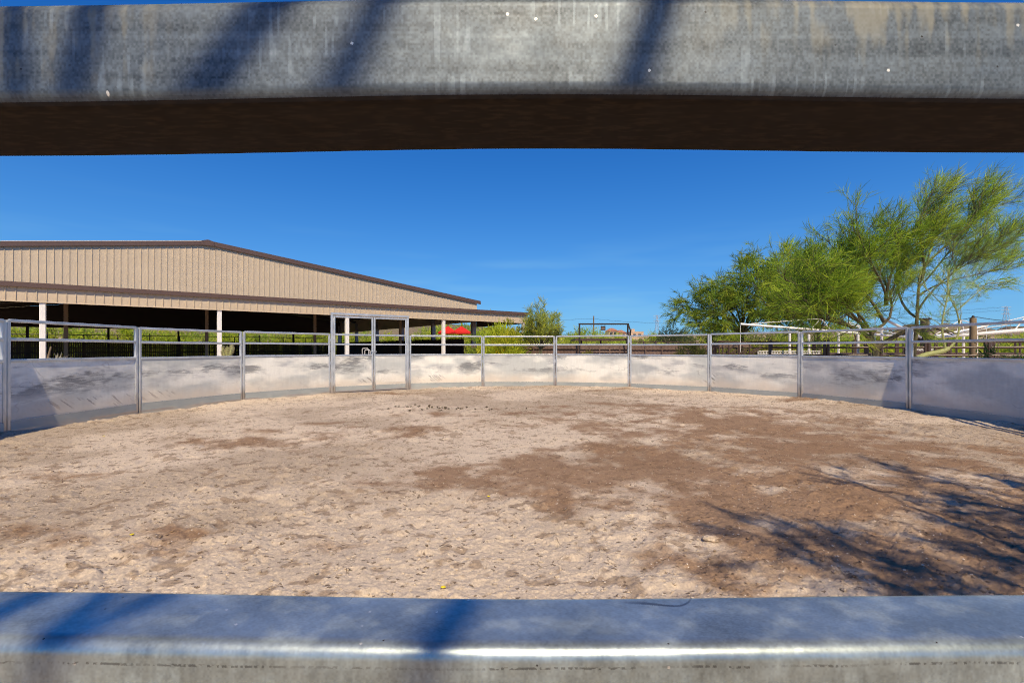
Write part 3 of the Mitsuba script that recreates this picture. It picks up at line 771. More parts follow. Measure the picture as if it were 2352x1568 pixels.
def clump_shrub(name, label, cen, rx, rz, cols, seed, n=30, k=90, L=.3, w=.03, group=None, up_=.3, fl=None, wood=True):
    r = np.random.default_rng(seed); t = thing(name, label, 'shrub', group); st = Strips(); stems = []
    for q in range(n):
        a = r.uniform(0, 2 * np.pi); rr = rx * math.sqrt(r.uniform(0, 1)); hz = rz * r.uniform(.15, 1) * math.sqrt(max(0.05, 1 - (rr / rx) ** 2 * .8))
        c = np.array(cen) + [rr * math.cos(a), rr * math.sin(a), hz]
        col = np.array(cols[r.integers(len(cols))]) * r.uniform(.8, 1.2)
        b = c + r.normal(size=(k, 3)) * rx * [.17, .17, .13]
        st.add(b, (b - np.array(cen)) * .6 + r.normal(size=(k, 3)) * .5 + [0, 0, up_], L * r.uniform(.5, 1.3, k), w * r.uniform(.7, 1.3, k), col * r.uniform(.75, 1.25, (k, 1)))
        stems.append(tube(smooth_path([np.array(cen) * [1, 1, 1], np.array(cen) + [rr * math.cos(a) * .4, rr * math.sin(a) * .4, hz * .55], c], 6), np.linspace(.03, .008, 6), 4))
    if wood:
        obj('stems', cat(stems), 'bark', t)
    m, c = st.mesh(r); obj('crown', m, 'foliage', t, False, color=c)
    if fl:
        s2 = Strips()
        for q in range(fl[0]):
            c = np.array(cen) + [fl[1] + r.normal() * fl[2], -rx * .6 + r.normal() * .2, rz * r.uniform(.05, .4)]
            s2.add(c + r.normal(size=(50, 3)) * .1, r.normal(size=(50, 3)), .09, .06, np.array([.72, .56, .02]) * r.uniform(.8, 1.1, (50, 1)))
        m, c = s2.mesh(r); obj('blossom', m, 'foliage', t, False, color=c); tag(t + '__blossom', 'bright yellow blossom')
    return t


c = px(1160, 802, YS); c[2] = .3
clump_shrub('flowering_shrub', 'yellow green shrub in yellow blossom beside the right end of the barn', c, 1.25, 2.2, FL, 41, n=46, k=110, fl=(22, -0.15, .35), L=.26, w=.035)
c = px(1120, 802, 26.5); c[2] = .3
clump_shrub('flowering_shrub', 'green shrub under the barn eave, left of the blossoming shrub', c, .95, 2.0, [(.26, .36, .05), (.33, .39, .05)], 42, n=30, k=90, L=.26, w=.035)
YT = 23.0
bt = px(1243, 860, YT) * [1, 1, 0]
lt = [([bt, px(1243, 830, YT), px(1242, 800, YT)], .06, .05, 0)]
for (u, v, dy) in ((1238, 718, 0), (1252, 712, .3), (1215, 740, -.3), (1265, 735, .4), (1200, 752, .5), (1282, 757, -.4), (1225, 760, .8), (1262, 768, -.7), (1240, 745, -.6), (1210, 780, .3), (1280, 780, .2), (1255, 750, .6)):
    lt.append(([px(1242, 802, YT), px(1242 + (u - 1242) * .5, 802 + (v - 802) * .55, YT + dy * .5), px(u, v, YT + dy)], .03, .01, 1.0))
foliage_tree('young_palo_verde', 'slim young tree with wispy blue green top right of the barn', lt, 43, [(.42, .50, .08), (.36, .46, .18), (.52, .54, .07)], n2=8, n3=6, n4=11, L2=.55, L3=.35, Ls=.22, ws=.02, lift=.5, wind=(.02, 0, .1), spread=.5)
c = px(1185, 770, 25.2)
clump_shrub('overhanging_shrub', 'dark green bushy growth against the barn gutter end', px(1190, 752, 26.5) * [1, 1, 0] + [0, 0, 1.2], .75, 2.0, [(.22, .24, .03), (.36, .36, .04)], 44, n=26, k=70, L=.22, w=.03)


def spiky(name, label, c, n, L, w, cols, seed, flat=.4):
    r = np.random.default_rng(seed); t = thing(name, label, 'plant'); st = Strips()
    d = r.normal(size=(n, 3)); d[:, 2] = np.abs(d[:, 2]) + flat
    st.add(np.tile(np.array(c, float), (n, 1)) + r.normal(size=(n, 3)) * .03, d, L * r.uniform(.7, 1.15, n), w, np.array(cols) * r.uniform(.8, 1.2, (n, 1)), [0, 0, -.15])
    m, c_ = st.mesh(r); obj('leaves', m, 'foliage', t, False, color=c_)
    return t


spiky('yucca', 'grey green yucca with narrow leaves at the foot of the slim tree', px(1232, 842, 22.0), 70, .95, .05, (.20, .24, .12), 51)
spiky('yucca', 'small pale yucca at the left, tips showing over the far left panel', px(134, 834, 12.6), 26, .36, .022, (.50, .48, .36), 52)
st_ = thing('dry_stalk', 'single pale dry stalk leaning up beside the leftmost barn post', 'plant')
obj('stem', tube(smooth_path([px(104, 850, 12.7), px(110, 824, 12.7), px(117, 796, 12.7)], 8), np.linspace(.035, .02, 8), 6), 'post_wood', st_, 50)
cc = thing('cholla_cactus', 'spiny pale cactus with upright arms beside the second barn post', 'cactus')
r_ = np.random.default_rng(61); YK = 17.0
for q, (u, v, u2) in enumerate(((512, 797, 514), (524, 798, 518), (533, 795, 528), (519, 808, 522))):
    pts = smooth_path([px(519, 850, YK), px(519 + (u2 - 519) * .6, 824, YK), px(u2 + (u - u2) * .2, 812, YK), px(u, v, YK + .1 * q)], 9)
    obj('arm', tube(pts, np.linspace(.05, .038, 9), 8), 'green_bark', cc, 50)
    st = Strips(); bb, dd = along(pts, r_.uniform(.1, 1, 420)); d_ = r_.normal(size=bb.shape)
    st.add(bb + unit(d_) * .035, d_, .07, .014, np.array([.62, .58, .34]) * r_.uniform(.8, 1.1, (420, 1)))
    m, c_ = st.mesh(r_); k_ = obj('spines', m, 'foliage', cc, False, color=c_); tag(k_, 'straw coloured spines', kind='stuff')

clump_shrub('creosote_bush', 'olive bush in front of the brown fence, right of the fourth panel post', px(1588, 850, 23.5) * [1, 1, 0], .85, 1.85, [(.10, .12, .04), (.14, .15, .05)], 45, n=26, k=80, L=.22, w=.025)
clump_shrub('low_hedge', 'low dark green foliage just behind the panel at the right edge', px(2300, 850, 9.2) * [1, 1, 0] + [0, 0, .35], .55, 1.0, [(.04, .075, .03), (.06, .10, .04)], 46, n=24, k=70, L=.12, w=.02)
clump_shrub('dry_shrub', 'small dry yellow shrub at the end of the fence, right of the slim tree', px(1346, 850, 25.0) * [1, 1, 0], .35, 1.6, [(.28, .24, .06), (.2, .2, .05)], 47, n=12, k=60, L=.2, w=.025)

# ------------------------------------------------------------------ brown sheet fence and entry frame
YF = 27.0
bf = thing('sheet_fence', 'long rusty brown corrugated fence with pipe rails beyond the pen', 'fence')


def corrugated(p0, p1, z0, z1, pitch=.2, dep=.012):
    L = np.linalg.norm(p1 - p0); d = (p1 - p0) / L; nn = np.cross(d, [0, 0, 1.0])
    ss, oo, x = [], [], 0.0
    while x < L:
        ss += [x, x + .06, x + .1, x + .16]; oo += [0, 0, dep, dep]; x += pitch
    ss, oo = np.array(ss), np.array(oo); n = len(ss); vs = []
    for z in (z0, z1):
        for off in (0, .012):
            vs.append(p0 + ss[:, None] * d + (oo + off)[:, None] * nn + [0, 0, z])
    v = np.vstack(vs); q = np.arange(n - 1)
    row = lambda a, b: np.stack([a * n + q, a * n + q + 1, b * n + q + 1, b * n + q], 1)
    return v, np.vstack([row(0, 2), row(1, 3), row(2, 3)])


fx = [px(1085, 0, 29.5)[0], px(1330, 0, YF)[0], px(1446, 0, YF)[0], px(1640, 0, 25.5)[0]]
fp = [np.array([fx[0], 29.5, 0]), np.array([fx[1], YF, 0]), np.array([fx[2], YF, 0]), np.array([fx[3], 25.5, 0])]
for k in range(3):
    h = (1.66, 1.58, 1.60)[k]
    obj('sheet_run', corrugated(fp[k], fp[k + 1], .03, h), 'rust_sheet', bf)
    dd = unit(fp[k + 1] - fp[k]); nn = np.array([dd[1], -dd[0], 0]) * .09
    for z in ((1.40,), (1.38, 1.20), (1.36,))[k]:
        obj('rail', pipe(fp[k] + nn + up * z, fp[k + 1] + nn + up * z, .03, 6), 'rust_sheet', bf)
    for f_ in np.linspace(0, 1, 6):
        p_ = fp[k] * (1 - f_) + fp[k + 1] * f_ + nn
        obj('post', pipe(p_, p_ + up * (h - .05), .038, 6), 'rust_sheet', bf)
ef = thing('entry_frame', 'tall black square pipe frame over the far entry', 'entry frame')
e0, e1, e2 = px(1331, 744, 26.4), px(1442, 744, 26.4), px(1448, 759, 35.6)
for nm, q0, q1 in (('post', e0 * [1, 1, 0], e0), ('post', e1 * [1, 1, 0], e1), ('post', e2 * [1, 1, 0], e2), ('top_bar', e0 - [.055, 0, 0], e1 + [.055, 0, 0]), ('side_bar', e1 + [.03, .06, 0], e2)):
    obj(nm, beam(q0, q1, .08, .08, .01), 'black_metal', ef)
sg = thing('hanging_sign', 'small square dark sign hung from the entry frame', 'sign')
s0, s1 = px(1380, 749, 26.4), px(1390.5, 758.5, 26.4)
obj('plate', box(s0[0] + .03, s1[0] - .03, 26.39, 26.41, s1[2] + .03, s0[2] - .03), 'rust_sheet', sg)
fr = cat([box(s0[0], s1[0], 26.37, 26.43, s1[2], s1[2] + .035), box(s0[0], s1[0], 26.37, 26.43, s0[2] - .035, s0[2]), box(s0[0], s0[0] + .035, 26.375, 26.425, s1[2] + .035, s0[2] - .035), box(s1[0] - .035, s1[0], 26.375, 26.425, s1[2] + .035, s0[2] - .035)])
obj('border', fr, 'black_metal', sg)
for x in (s0[0] + .03, s1[0] - .03):
    obj('hanger', pipe([x, 26.4, s0[2]], [x, 26.4, e0[2] - .05], .008, 5), 'black_metal', sg)
# dark shade strip and back rail behind the fence
sh = thing('shade_roof', 'low dark flat roof edge just above the fence under the entry frame', 'shelter')
obj('roof', box(px(1322, 0, 33)[0], px(1446, 0, 33)[0], 33, 36, 1.98, 2.10), 'brown_pipe', sh)
for u in (1335, 1380, 1440):
    obj('post', pipe(px(u, 0, 33.4) * [1, 1, 0], px(u, 0, 33.4) * [1, 1, 0] + up * 1.99, .06, 6), 'brown_pipe', sh)
rf = thing('ranch_fence', 'thin dark ranch fence behind the brown fence below the far houses', 'fence')
r0, r1 = px(1450, 0, 40) * [1, 1, 0], px(1660, 0, 44) * [1, 1, 0]
for z in (1.5, 2.0):
    obj('rail', pipe(r0 + up * z, r1 + up * z, .04, 6), 'brown_pipe', rf)
for f_ in np.linspace(0, 1, 9):
    p_ = r0 * (1 - f_) + r1 * f_
    obj('post', pipe(p_, p_ + up * 2.05, .06, 6), 'brown_pipe', rf)

# ------------------------------------------------------------------ horse walker and corral on the right
hw = thing('horse_walker', 'white armed horse walker on a brown centre post behind the trees', 'horse walker')
HB = np.array([17.4, 20.0, 0.0])
obj('centre_post', tube([HB, HB + up * 1.2, HB + up * 2.62], [.19, .165, .155], 12), 'post_wood', hw, 40)
obj('cap', tube([HB + up * 2.60, HB + up * 2.66], [.23, .23], 12), 'brown_pipe', hw, 40)
obj('hub', tube([HB + up * 1.70, HB + up * 1.92], [.33, .33], 12), 'brown_pipe', hw, 40)
for deg, Lr, za in ((164, 7.1, 2.52), (97, 7.1, 2.5), (30, 7.1, 2.5), (-5, 7.2, 2.5), (-34, 7.2, 2.45), (205, 3.6, 2.72)):
    d_ = np.array([math.cos(math.radians(deg)), math.sin(math.radians(deg)), 0]); q0, q1 = HB + d_ * .3 + up * 1.84, HB + d_ * Lr + up * za
    ar = num(hw + '__arm')
    obj('tube', pipe(q0, q1, .052, 8), 'white_paint', ar, 40)
    obj('brace', pipe(HB + d_ * .2 + up * 2.3, q0 + (q1 - q0) * .13, .03, 6), 'brown_pipe', ar)
    mid = q0 + (q1 - q0) * .52
    if Lr > 5:
        a0_, a1_ = q0 + (q1 - q0) * .46, q0 + (q1 - q0) * .58
        obj('truss', tube([a0_, mid + up * .52, a1_], .028, 6), 'white_paint', ar)
        obj('tie_rod', pipe(mid + up * .52, q0 + (q1 - q0) * .98, .018, 6), 'white_paint', ar)
        obj('tie_rod', pipe(mid + up * .52, q0 + (q1 - q0) * .04, .018, 6), 'white_paint', ar)
    obj('lead', pipe(q1 - up * .03, q1 - up * 1.3, .014, 5), 'white_paint', ar)
wb = thing('walker_motor_box', 'brown motor box with white lettering at the foot of the walker', 'motor box')
mb = px(2119, 804, 18.6)
obj('housing', box(mb[0] - .34, mb[0] + .42, 18.6, 19.1, .1, mb[2] + .16), 'brown_pipe', wb)
for txt, dx in (('Priefert', -.28), ('HT', .27)):
    m = meshkit.text_mesh(txt, .085, .006, bold=True)
    v = np.array(m.vertices)
    obj('lettering', (np.stack([mb[0] + dx + v[:, 0], 18.597 - v[:, 2], mb[2] - .02 + v[:, 1]], 1), np.array(m.faces)), 'white_paint', wb)

for k, (u, vt, Y) in enumerate(((1814, 768, 23.5), (1858, 770, 23), (1926, 765, 22.5), (1971, 748, 22), (2025, 747, 21.5), (2213, 768, 22.5), (2243, 760, 22.6))):
    nm_ = ('first', 'second', 'third', 'fourth', 'fifth', 'sixth', 'seventh')[k]
    tp = px(u, vt, Y)
    t = thing('white_post', f'thin white post by the horse walker, {nm_} from the left', 'post', 'white posts by the horse walker')
    obj('shaft', pipe(tp * [1, 1, 0], tp, .055, 8), 'white_paint', t, 40)
    obj('cap', tube([tp, tp + up * .05], [.065, .03], 8), 'white_paint', t, 40)
wp = thing('wooden_post', 'weathered yellowish wooden post right of the walker with wires on top', 'post')
w0 = px(2235, 730, 17.5)
obj('shaft', tube([w0 * [1, 1, 0], w0 * [1, 1, .5], w0], [.115, .11, .10], 10), 'post_wood', wp, 40)
obj('insulator', tube([w0, w0 + up * .04, w0 + up * .09], [.04, .05, .02], 8), 'black_metal', wp, 40)

CR = [.32, .60, .88, 1.14, 1.42]


def corral_panel(p0, p1, label, h=1.62, bow=False):
    t = thing('corral_panel', label, 'corral panel', 'brown pipe corral panels')
    d_ = unit(p1 - p0)
    for z in CR:
        obj('rail', pipe(p0 + d_ * .05 + up * z, p1 - d_ * .05 + up * z, .036, 6), 'brown_pipe', t)
    obj('top_rail', pipe(p0 + d_ * .05 + up * h, p1 - d_ * .05 + up * h, .042, 6), 'brown_pipe', t)
    for p in (p0 + d_ * .05, p1 - d_ * .05):
        obj('post', pipe(p, p + up * (h + .06), .055, 6), 'brown_pipe', t)
        obj('loop', tube([p + up * (h + .05), p + up * (h + .13) + d_ * .04, p + up * (h + .16), p + up * (h + .12) - d_ * .05, p + up * (h + .02) - d_ * .05], .014, 5), 'brown_pipe', t)
    mid_ = (p0 + p1) / 2
    obj('stay', pipe(mid_ + up * .3, mid_ + up * h, .02, 6), 'brown_pipe', t)
    if bow:
        q0, q1 = p0 + d_ * .06 + up * h, p1 - d_ * .06 + up * h
        obj('bow', tube(smooth_path([q0, q0 + up * .5 + d_ * .05, q0 + up * .68 + d_ * .35, q1 + up * .68 - d_ * .35, q1 + up * .5 - d_ * .05, q1], 16), .03, 6), 'brown_pipe', t, 40)


WHERE = ['leftmost', 'second', 'third', 'fourth', 'fifth', 'sixth']
us = [1765, 1898, 2020, 2130, 2268, 2400]
for k in range(5):
    corral_panel(px(us[k], 0, 18.2 - .55 * k) * [1, 1, 0], px(us[k + 1], 0, 18.2 - .55 * (k + 1)) * [1, 1, 0], f'brown pipe corral panel in the front row, {WHERE[k]} from the left')
us = [1640, 1770, 1870, 1965, 2060, 2150, 2240, 2345]
for k in range(7):
    corral_panel(px(us[k], 0, 26.5) * [1, 1, 0], px(us[k + 1], 0, 26.5) * [1, 1, 0], f'brown pipe corral panel in the rear row, {(WHERE + ["seventh"])[k]} from the left', 1.75, bow=k in (2, 3))
us = [1900, 1990, 2085, 2180, 2280, 2380]
for k in range(5):
    corral_panel(px(us[k], 0, 21.6) * [1, 1, 0], px(us[k + 1], 0, 21.6) * [1, 1, 0], f'brown pipe corral panel in the middle row, {WHERE[k]} from the left', 1.68)
lt_ = thing('wire_grid_panel', 'pale square grid panel low in the corral left of the walker', 'grid panel')
l0, l1 = px(1742, 821, 24), px(1884, 806.5, 24)
obj('frame', cat([pipe([l0[0], 24, l1[2]], [l1[0], 24, l1[2]], .025, 6), pipe([l0[0], 24, l0[2] - .4], [l1[0], 24, l0[2] - .4], .025, 6)]), 'white_paint', lt_)
obj('grid', cat([pipe([x, 24.03, l0[2] - .4], [x, 24.03, l1[2]], .022, 4) for x in np.arange(l0[0], l1[0] + .01, .14)] + [pipe([l0[0], 24.0, z], [l1[0], 24.0, z], .02, 4) for z in np.arange(l1[2] - .12, l0[2] - .4, -.11)]), 'white_paint', lt_)
lc = thing('loading_chute', 'brown stepped loading chute with slanting bars left of the grid panel', 'chute')
for k in range(7):
    u = 1652 + k * 11
    q0, q1 = px(u, 825 - k * .5, 24.6), px(u + 32, 795 + (k % 2) * 4, 24.6)
    obj('slanting_bar', beam(q0, q1, .05, .07), 'brown_pipe', lc)
for u in (1652, 1674, 1697, 1722):
    obj('upright', beam(px(u, 0, 24.4) * [1, 1, 0], px(u, 786, 24.4), .06), 'brown_pipe', lc)
obj('deck', cat([box(px(1650, 0, 24.9)[0], px(1725, 0, 24.9)[0], 24.9, 25.9, 1.46, 1.62)]), 'rust_sheet', lc)
obj('hand_rail', beam(px(1650, 783, 24.4), px(1724, 787, 24.4), .06), 'brown_pipe', lc)

# ------------------------------------------------------------------ far things
pole = thing('utility_pole', 'wooden utility pole standing behind the entry frame', 'utility pole')
pb = px(1363.5, 725.5, 137.0); gz = float(terrain_z(pb[0], pb[1]))
obj('shaft', tube([[pb[0], pb[1], gz - .5], pb], [.24, .16], 8), 'post_wood', pole, 40)
obj('cross_arm', beam([pb[0] - .15, pb[1] - 1.1, pb[2] - .8], [pb[0] + .15, pb[1] + 1.1, pb[2] - .8], .12), 'post_wood', pole)


def lattice(u, vt, Y, label):
    t = thing('lattice_tower', label, 'power tower', 'far lattice power towers')
    tp = px(u, vt, Y); b = np.array([tp[0], tp[1], 6.0]); H = tp[2] - 6; ms = []
    w = lambda z: 2.6 * (1 - z / H) + .55
    for sx, sy in ((1, 1), (1, -1), (-1, 1), (-1, -1)):
        ms.append(pipe(b + [sx * w(0), sy * w(0), 0], b + [sx * w(H), sy * w(H), H], .16, 4))
    zs = np.linspace(0, H, 9)
    for k in range(8):
        for (ax, ay), (bx, by) in (((1, 1), (-1, 1)), ((1, -1), (-1, -1)), ((1, 1), (1, -1)), ((-1, 1), (-1, -1))):
            ms.append(pipe(b + [ax * w(zs[k]), ay * w(zs[k]), zs[k]], b + [bx * w(zs[k + 1]), by * w(zs[k + 1]), zs[k + 1]], .09, 4))
    obj('mast', cat(ms), 'tower_steel', t)
    for z in (.80, .90, .98):
        obj('cross_arm', cat([pipe(b + [-4.5, 0, H * z], b + [4.5, 0, H * z], .14, 4), pipe(b + [-4.5, 0, H * z], b + [0, 0, H * z + 1], .08, 4), pipe(b + [4.5, 0, H * z], b + [0, 0, H * z + 1], .08, 4)]), 'tower_steel', t)
    return tp


ta = lattice(1509, 724, 560, 'far pale lattice tower on the skyline above the dark round tree')
tb = lattice(2311, 704, 420, 'far pale lattice tower on the skyline at the right behind the trees')
wires = [(pb + [0, 0, -.75], np.array([-60, 150, 12.2])), (pb + [.1, 1.0, -.75], np.array([75, 170, 12.5]))]
for z in (0.98, .9):
    wires.append((ta * [1, 1, 0] + [4.5, 0, 6 + (ta[2] - 6) * z], tb * [1, 1, 0] + [-4.5, 0, 6 + (tb[2] - 6) * z]))
for k, (q0, q1) in enumerate(wires):
    f_ = np.linspace(0, 1, 14)[:, None]
    pts = q0 * (1 - f_) + q1 * f_ - np.array([0, 0, 1.0]) * (4 * f_ * (1 - f_)) * (1.4 if k < 2 else 6)
    t = thing('power_line', ('overhead wire running left from the utility pole', 'overhead wire running right from the utility pole', 'upper far wire strung between the two lattice towers', 'lower far wire strung between the two lattice towers')[k], 'wire')
    obj('cable', tube(pts, .03 if k < 2 else .10, 4), 'black_metal', t)
for k, (q0, q1) in enumerate(((w0 + [0, 0, .06], px(2420, 733, 16)), (w0 + [0, 0, .02], HB + up * 2.66), (px(2000, 757, 24), px(2420, 745, 24)))):
    t = thing('service_wire', ('black wire running right from the wooden post', 'black wire between the walker cap and the wooden post', 'thin wire crossing behind the walker')[k], 'wire')
    f_ = np.linspace(0, 1, 10)[:, None]
    obj('cable', tube(q0 * (1 - f_) + q1 * f_ - np.array([0, 0, .12]) * (4 * f_ * (1 - f_)), .011, 4), 'black_metal', t)


def house(name, label, u0, u1, veave, vroof, Y, depth, hip=True, tower=None):
    t = thing(name, label, 'house'); a0_, b0_ = px(u0, veave, Y), px(u1, vroof, Y)
    z0 = float(terrain_z(a0_[0], Y)) - 1; x0, x1, ze, zr = a0_[0], b0_[0], a0_[2], b0_[2]
    obj('wall', box(x0, x1, Y, Y + depth, z0, ze), 'stucco', t)
    e = .6
    if hip:
        v = np.array([[x0 - e, Y - e, ze], [x1 + e, Y - e, ze], [x1 + e, Y + depth + e, ze], [x0 - e, Y + depth + e, ze], [x0 + (x1 - x0) * .35, Y + depth / 2, zr], [x1 - (x1 - x0) * .35, Y + depth / 2, zr]])
        obj('roof', (v, np.array([[0, 1, 5], [0, 5, 4], [1, 2, 5], [2, 3, 4], [2, 4, 5], [3, 0, 4], [0, 2, 1], [0, 3, 2]])), 'roof_tile', t)
    else:
        obj('parapet', box(x0 - .15, x1 + .15, Y - .15, Y + depth, ze, ze + .4), 'stucco', t)
    for k in range(2):
        xc = x0 + (x1 - x0) * (.3 + .4 * k)
        obj('window', box(xc - .7, xc + .7, Y - .06, Y + .02, ze - 2.2, ze - .8), 'window_glass', t)
    if tower:
        obj('chimney', box(x0 + .6, x0 + 2.2, Y + 1, Y + 2.6, ze, zr), 'stucco', t)


house('tile_roof_house', 'far house with a red tile hip roof left of the entry frame post', 1398, 1419, 760, 752.5, 250, 9)
house('tile_roof_house', 'lower far house with a red tile roof just left of the flat roofed house', 1420, 1438, 764, 757, 262, 9)
house('flat_roof_house', 'far tan flat roofed house with a stubby chimney', 1449, 1478, 763, 755, 240, 10, hip=False, tower=True)
up2 = [('red_umbrella', 1029, 'red patio umbrella seen between the barn posts, the left one'), ('red_umbrella', 1060, 'red patio umbrella right of the other red umbrella, next to a barn column')]
for nm, u, lab in up2:
    t = thing(nm, lab, 'umbrella', 'red umbrellas beyond the barn')
    Yu = 52 if u < 1040 else 50
    ap, rim = px(u, 748.5, Yu), px(u, 763, Yu)
    rr = 23 / 1090 * Yu; k = 8; aa = np.arange(k) * 2 * np.pi / k + .3
    ring = np.stack([ap[0] + rr * np.cos(aa), Yu + rr * np.sin(aa), 0 * aa + rim[2]], 1)
    low = ring - [0, 0, .18]
    v = np.vstack([[ap], ring, low]); ii = np.arange(k)
    f = np.vstack([np.stack([0 * ii, 1 + ii, 1 + (ii + 1) % k], 1), np.stack([1 + ii, 1 + k + ii, 1 + k + (ii + 1) % k], 1), np.stack([1 + ii, 1 + k + (ii + 1) % k, 1 + (ii + 1) % k], 1)])
    obj('canopy', (v, f), 'red_canvas', t)
    obj('pole', pipe(ap * [1, 1, 0], ap + up * .12, .04, 6), 'black_metal', t)
    for q in range(k):
        obj('rib', pipe(ap - up * .06, ring[q] - up * .05, .012, 4), 'black_metal', t)

# bush prototypes, planted behind the barn and on the rise
def proto(seed, cols, n, k, L, w, tall):
    r = np.random.default_rng(seed); st = Strips()
    for q in range(n):
        a = r.uniform(0, 2 * np.pi); rr = math.sqrt(r.uniform(0, 1)); h = r.uniform(.05, 1) * math.sqrt(max(.06, 1 - rr * rr * .85)) * tall
        c = np.array([rr * math.cos(a), rr * math.sin(a), h])
        b = c + r.normal(size=(k, 3)) * [.16, .16, .12]
        col = np.array(cols[r.integers(len(cols))]) * r.uniform(.75, 1.25)
        st.add(b, b - [0, 0, .2] + r.normal(size=(k, 3)) * .6, L * r.uniform(.5, 1.3, k), w, col * r.uniform(.75, 1.25, (k, 1)))
    m, c = st.mesh(r)
    wood = cat([tube(smooth_path([[0, 0, -.3], [math.cos(a) * .15, math.sin(a) * .15, .3 * tall], [math.cos(a) * .5, math.sin(a) * .5, .8 * tall]], 5), np.linspace(.05, .015, 5), 4) for a in (0, 1.6, 3.1, 4.6)])
    return mikit.ply(m, 'foliage', False, color=c), mikit.ply(wood, 'bark', 40)


GREEN = [(.46, .56, .06), (.36, .48, .06), (.56, .60, .08)]
protos = [proto(70 + q, c_, 44, 60, .16, .030, 1.0) for q, c_ in enumerate((GREEN, [(.32, .45, .06), (.44, .50, .07)], [(.24, .27, .07), (.33, .32, .09)], [(.085, .12, .06), (.11, .14, .065)]))]


ORD = ['leftmost', 'second', 'third', 'fourth', 'fifth', 'sixth', 'seventh', 'eighth', 'ninth', 'tenth', 'eleventh', 'twelfth']


def zones(items, bounds, places, what):
    """Labels for things told apart only by where they stand: items [(key, u)], bounds of u, and a phrase for each stretch."""
    for k, ph in enumerate(places):
        inside = sorted((u, key) for key, u in items if bounds[k] <= u < bounds[k + 1])
        for q, (u, key) in enumerate(inside):
            labels[key]['label'] = f'{what} {ph}' + ('' if len(inside) == 1 else f', {ORD[q]} from the left there' if q else ', leftmost one there')


def u_of(p):
    return 1176 + 1090 * p[0] / p[1]


def plant(name, label, p, sx, sz, q, rot, category, group=None):
    t = thing(name, label, category, group)
    M = T().translate([float(x) for x in p]).rotate([0, 0, 1], float(rot)).scale([float(sx), float(sx), float(sz)])
    scene[t + '__crown'] = {**protos[q][0], 'to_world': M}
    scene[t + '__trunk'] = {**protos[q][1], 'to_world': M}
    return t


rp_ = np.random.default_rng(80)
grove = []
for k, s_ in enumerate(np.linspace(-36, 34, 24)):
    p = W(s_ + rp_.uniform(-1, 1), MF + 9 + rp_.uniform(0, 6), 0)
    grove.append((f'desert_tree_{k:03d}' if k else 'desert_tree', u_of(p)))
    plant('desert_tree', 'bright green desert tree seen through the rear opening of the barn', p, rp_.uniform(2.5, 3.4), rp_.uniform(3.6, 5.0), int(rp_.integers(0, 2)), rp_.uniform(0, 360), 'tree', 'green trees behind the barn')
zones(grove, [-9999, 97, 300, 503, 640, 798, 9999], ['left of the leftmost barn post', 'right of the leftmost barn post', 'left of the second barn post', 'right of the second barn post', 'left of the double gate', 'right of the gate post'], 'green tree behind the barn')
side = []
for k in range(8):
    p = W(S1 + 8 + rp_.uniform(0, 6), 12 + k * 5.2, 0)
    side.append((f'desert_tree_{24 + k:03d}', u_of(p)))
    plant('desert_tree', 'bright green desert tree beyond the right side of the barn', p, rp_.uniform(2.2, 3.0), rp_.uniform(3.4, 4.8), int(rp_.integers(0, 2)), rp_.uniform(0, 360), 'tree', 'green trees beside the barn')
zones(side, [-9999, 900, 1019, 1100, 9999], ['behind the double gate', 'right of the double gate', 'by the red umbrellas', 'right of the barn column'], 'green tree beyond the barn side')
plant('round_tree', 'dark grey green round tree on the skyline right of the flat roofed house', [px(1538, 0, 120)[0], 120, .8 + 1], 3.9, 4.7, 3, 10, 'tree')
plant('round_tree', 'smaller dark round tree touching the right side of the other dark round tree', [px(1568, 0, 122)[0], 122, .8 + 1], 2.6, 4.2, 3, 90, 'tree')
plant('green_tree', 'light green bush on the skyline left of the dark round tree', [px(1500, 0, 130)[0], 130, 1.5], 2.2, 4.2, 0, 50, 'tree')
plant('green_tree', 'green tree at the foot of the utility pole', [px(1352, 0, 125)[0], 125, 1.2], 4.4, 5.6, 1, 50, 'tree')
plant('green_tree', 'low green tree just right of the slim young tree', [px(1318, 0, 110)[0], 110, 1.0], 3.6, 4.0, 1, 150, 'tree')
plant('green_tree', 'yellow green bush inside the entry frame below the sign', [px(1388, 0, 100)[0], 100, .6], 2.6, 3.9, 0, 250, 'tree')
plant('green_tree', 'yellow green bush inside the entry frame near its right post', [px(1424, 0, 104)[0], 104, .6], 2.6, 3.9, 0, 290, 'tree')
scrub = []
for k, u in enumerate(np.linspace(1310, 1670, 13)):
    Y = rp_.uniform(52, 92)
    p = np.array([px(u + rp_.uniform(-10, 10), 0, Y)[0], Y, float(terrain_z(px(u, 0, Y)[0], Y))])
    scrub.append((f'scrub_bush_{k:03d}' if k else 'scrub_bush', u_of(p)))
    plant('scrub_bush', 'olive desert bush in the band behind the brown fence', p, rp_.uniform(1.6, 2.6), rp_.uniform(1.8, 2.7), int(rp_.integers(0, 3)), rp_.uniform(0, 360), 'bush', 'desert bushes behind the brown fence')
zones(scrub, [-9999, 1331, 1442, 1560, 9999], ['left of the entry frame', 'under the entry frame', 'right of the entry frame', 'below the dark round trees'], 'olive bush behind the brown fence')
scrub2 = []
for k, u in enumerate(np.linspace(1690, 2420, 15)):
    Y = rp_.uniform(58, 92)
    p = np.array([px(u + rp_.uniform(-15, 15), 0, Y)[0], Y, 0.0])
    scrub2.append((f'scrub_bush_{13 + k:03d}', u_of(p)))
    plant('scrub_bush', 'green desert bush behind the corral on the right', p, rp_.uniform(2.6, 3.8), rp_.uniform(2.8, 4.0), int(rp_.integers(0, 3)), rp_.uniform(0, 360), 'bush', 'desert bushes behind the corral')
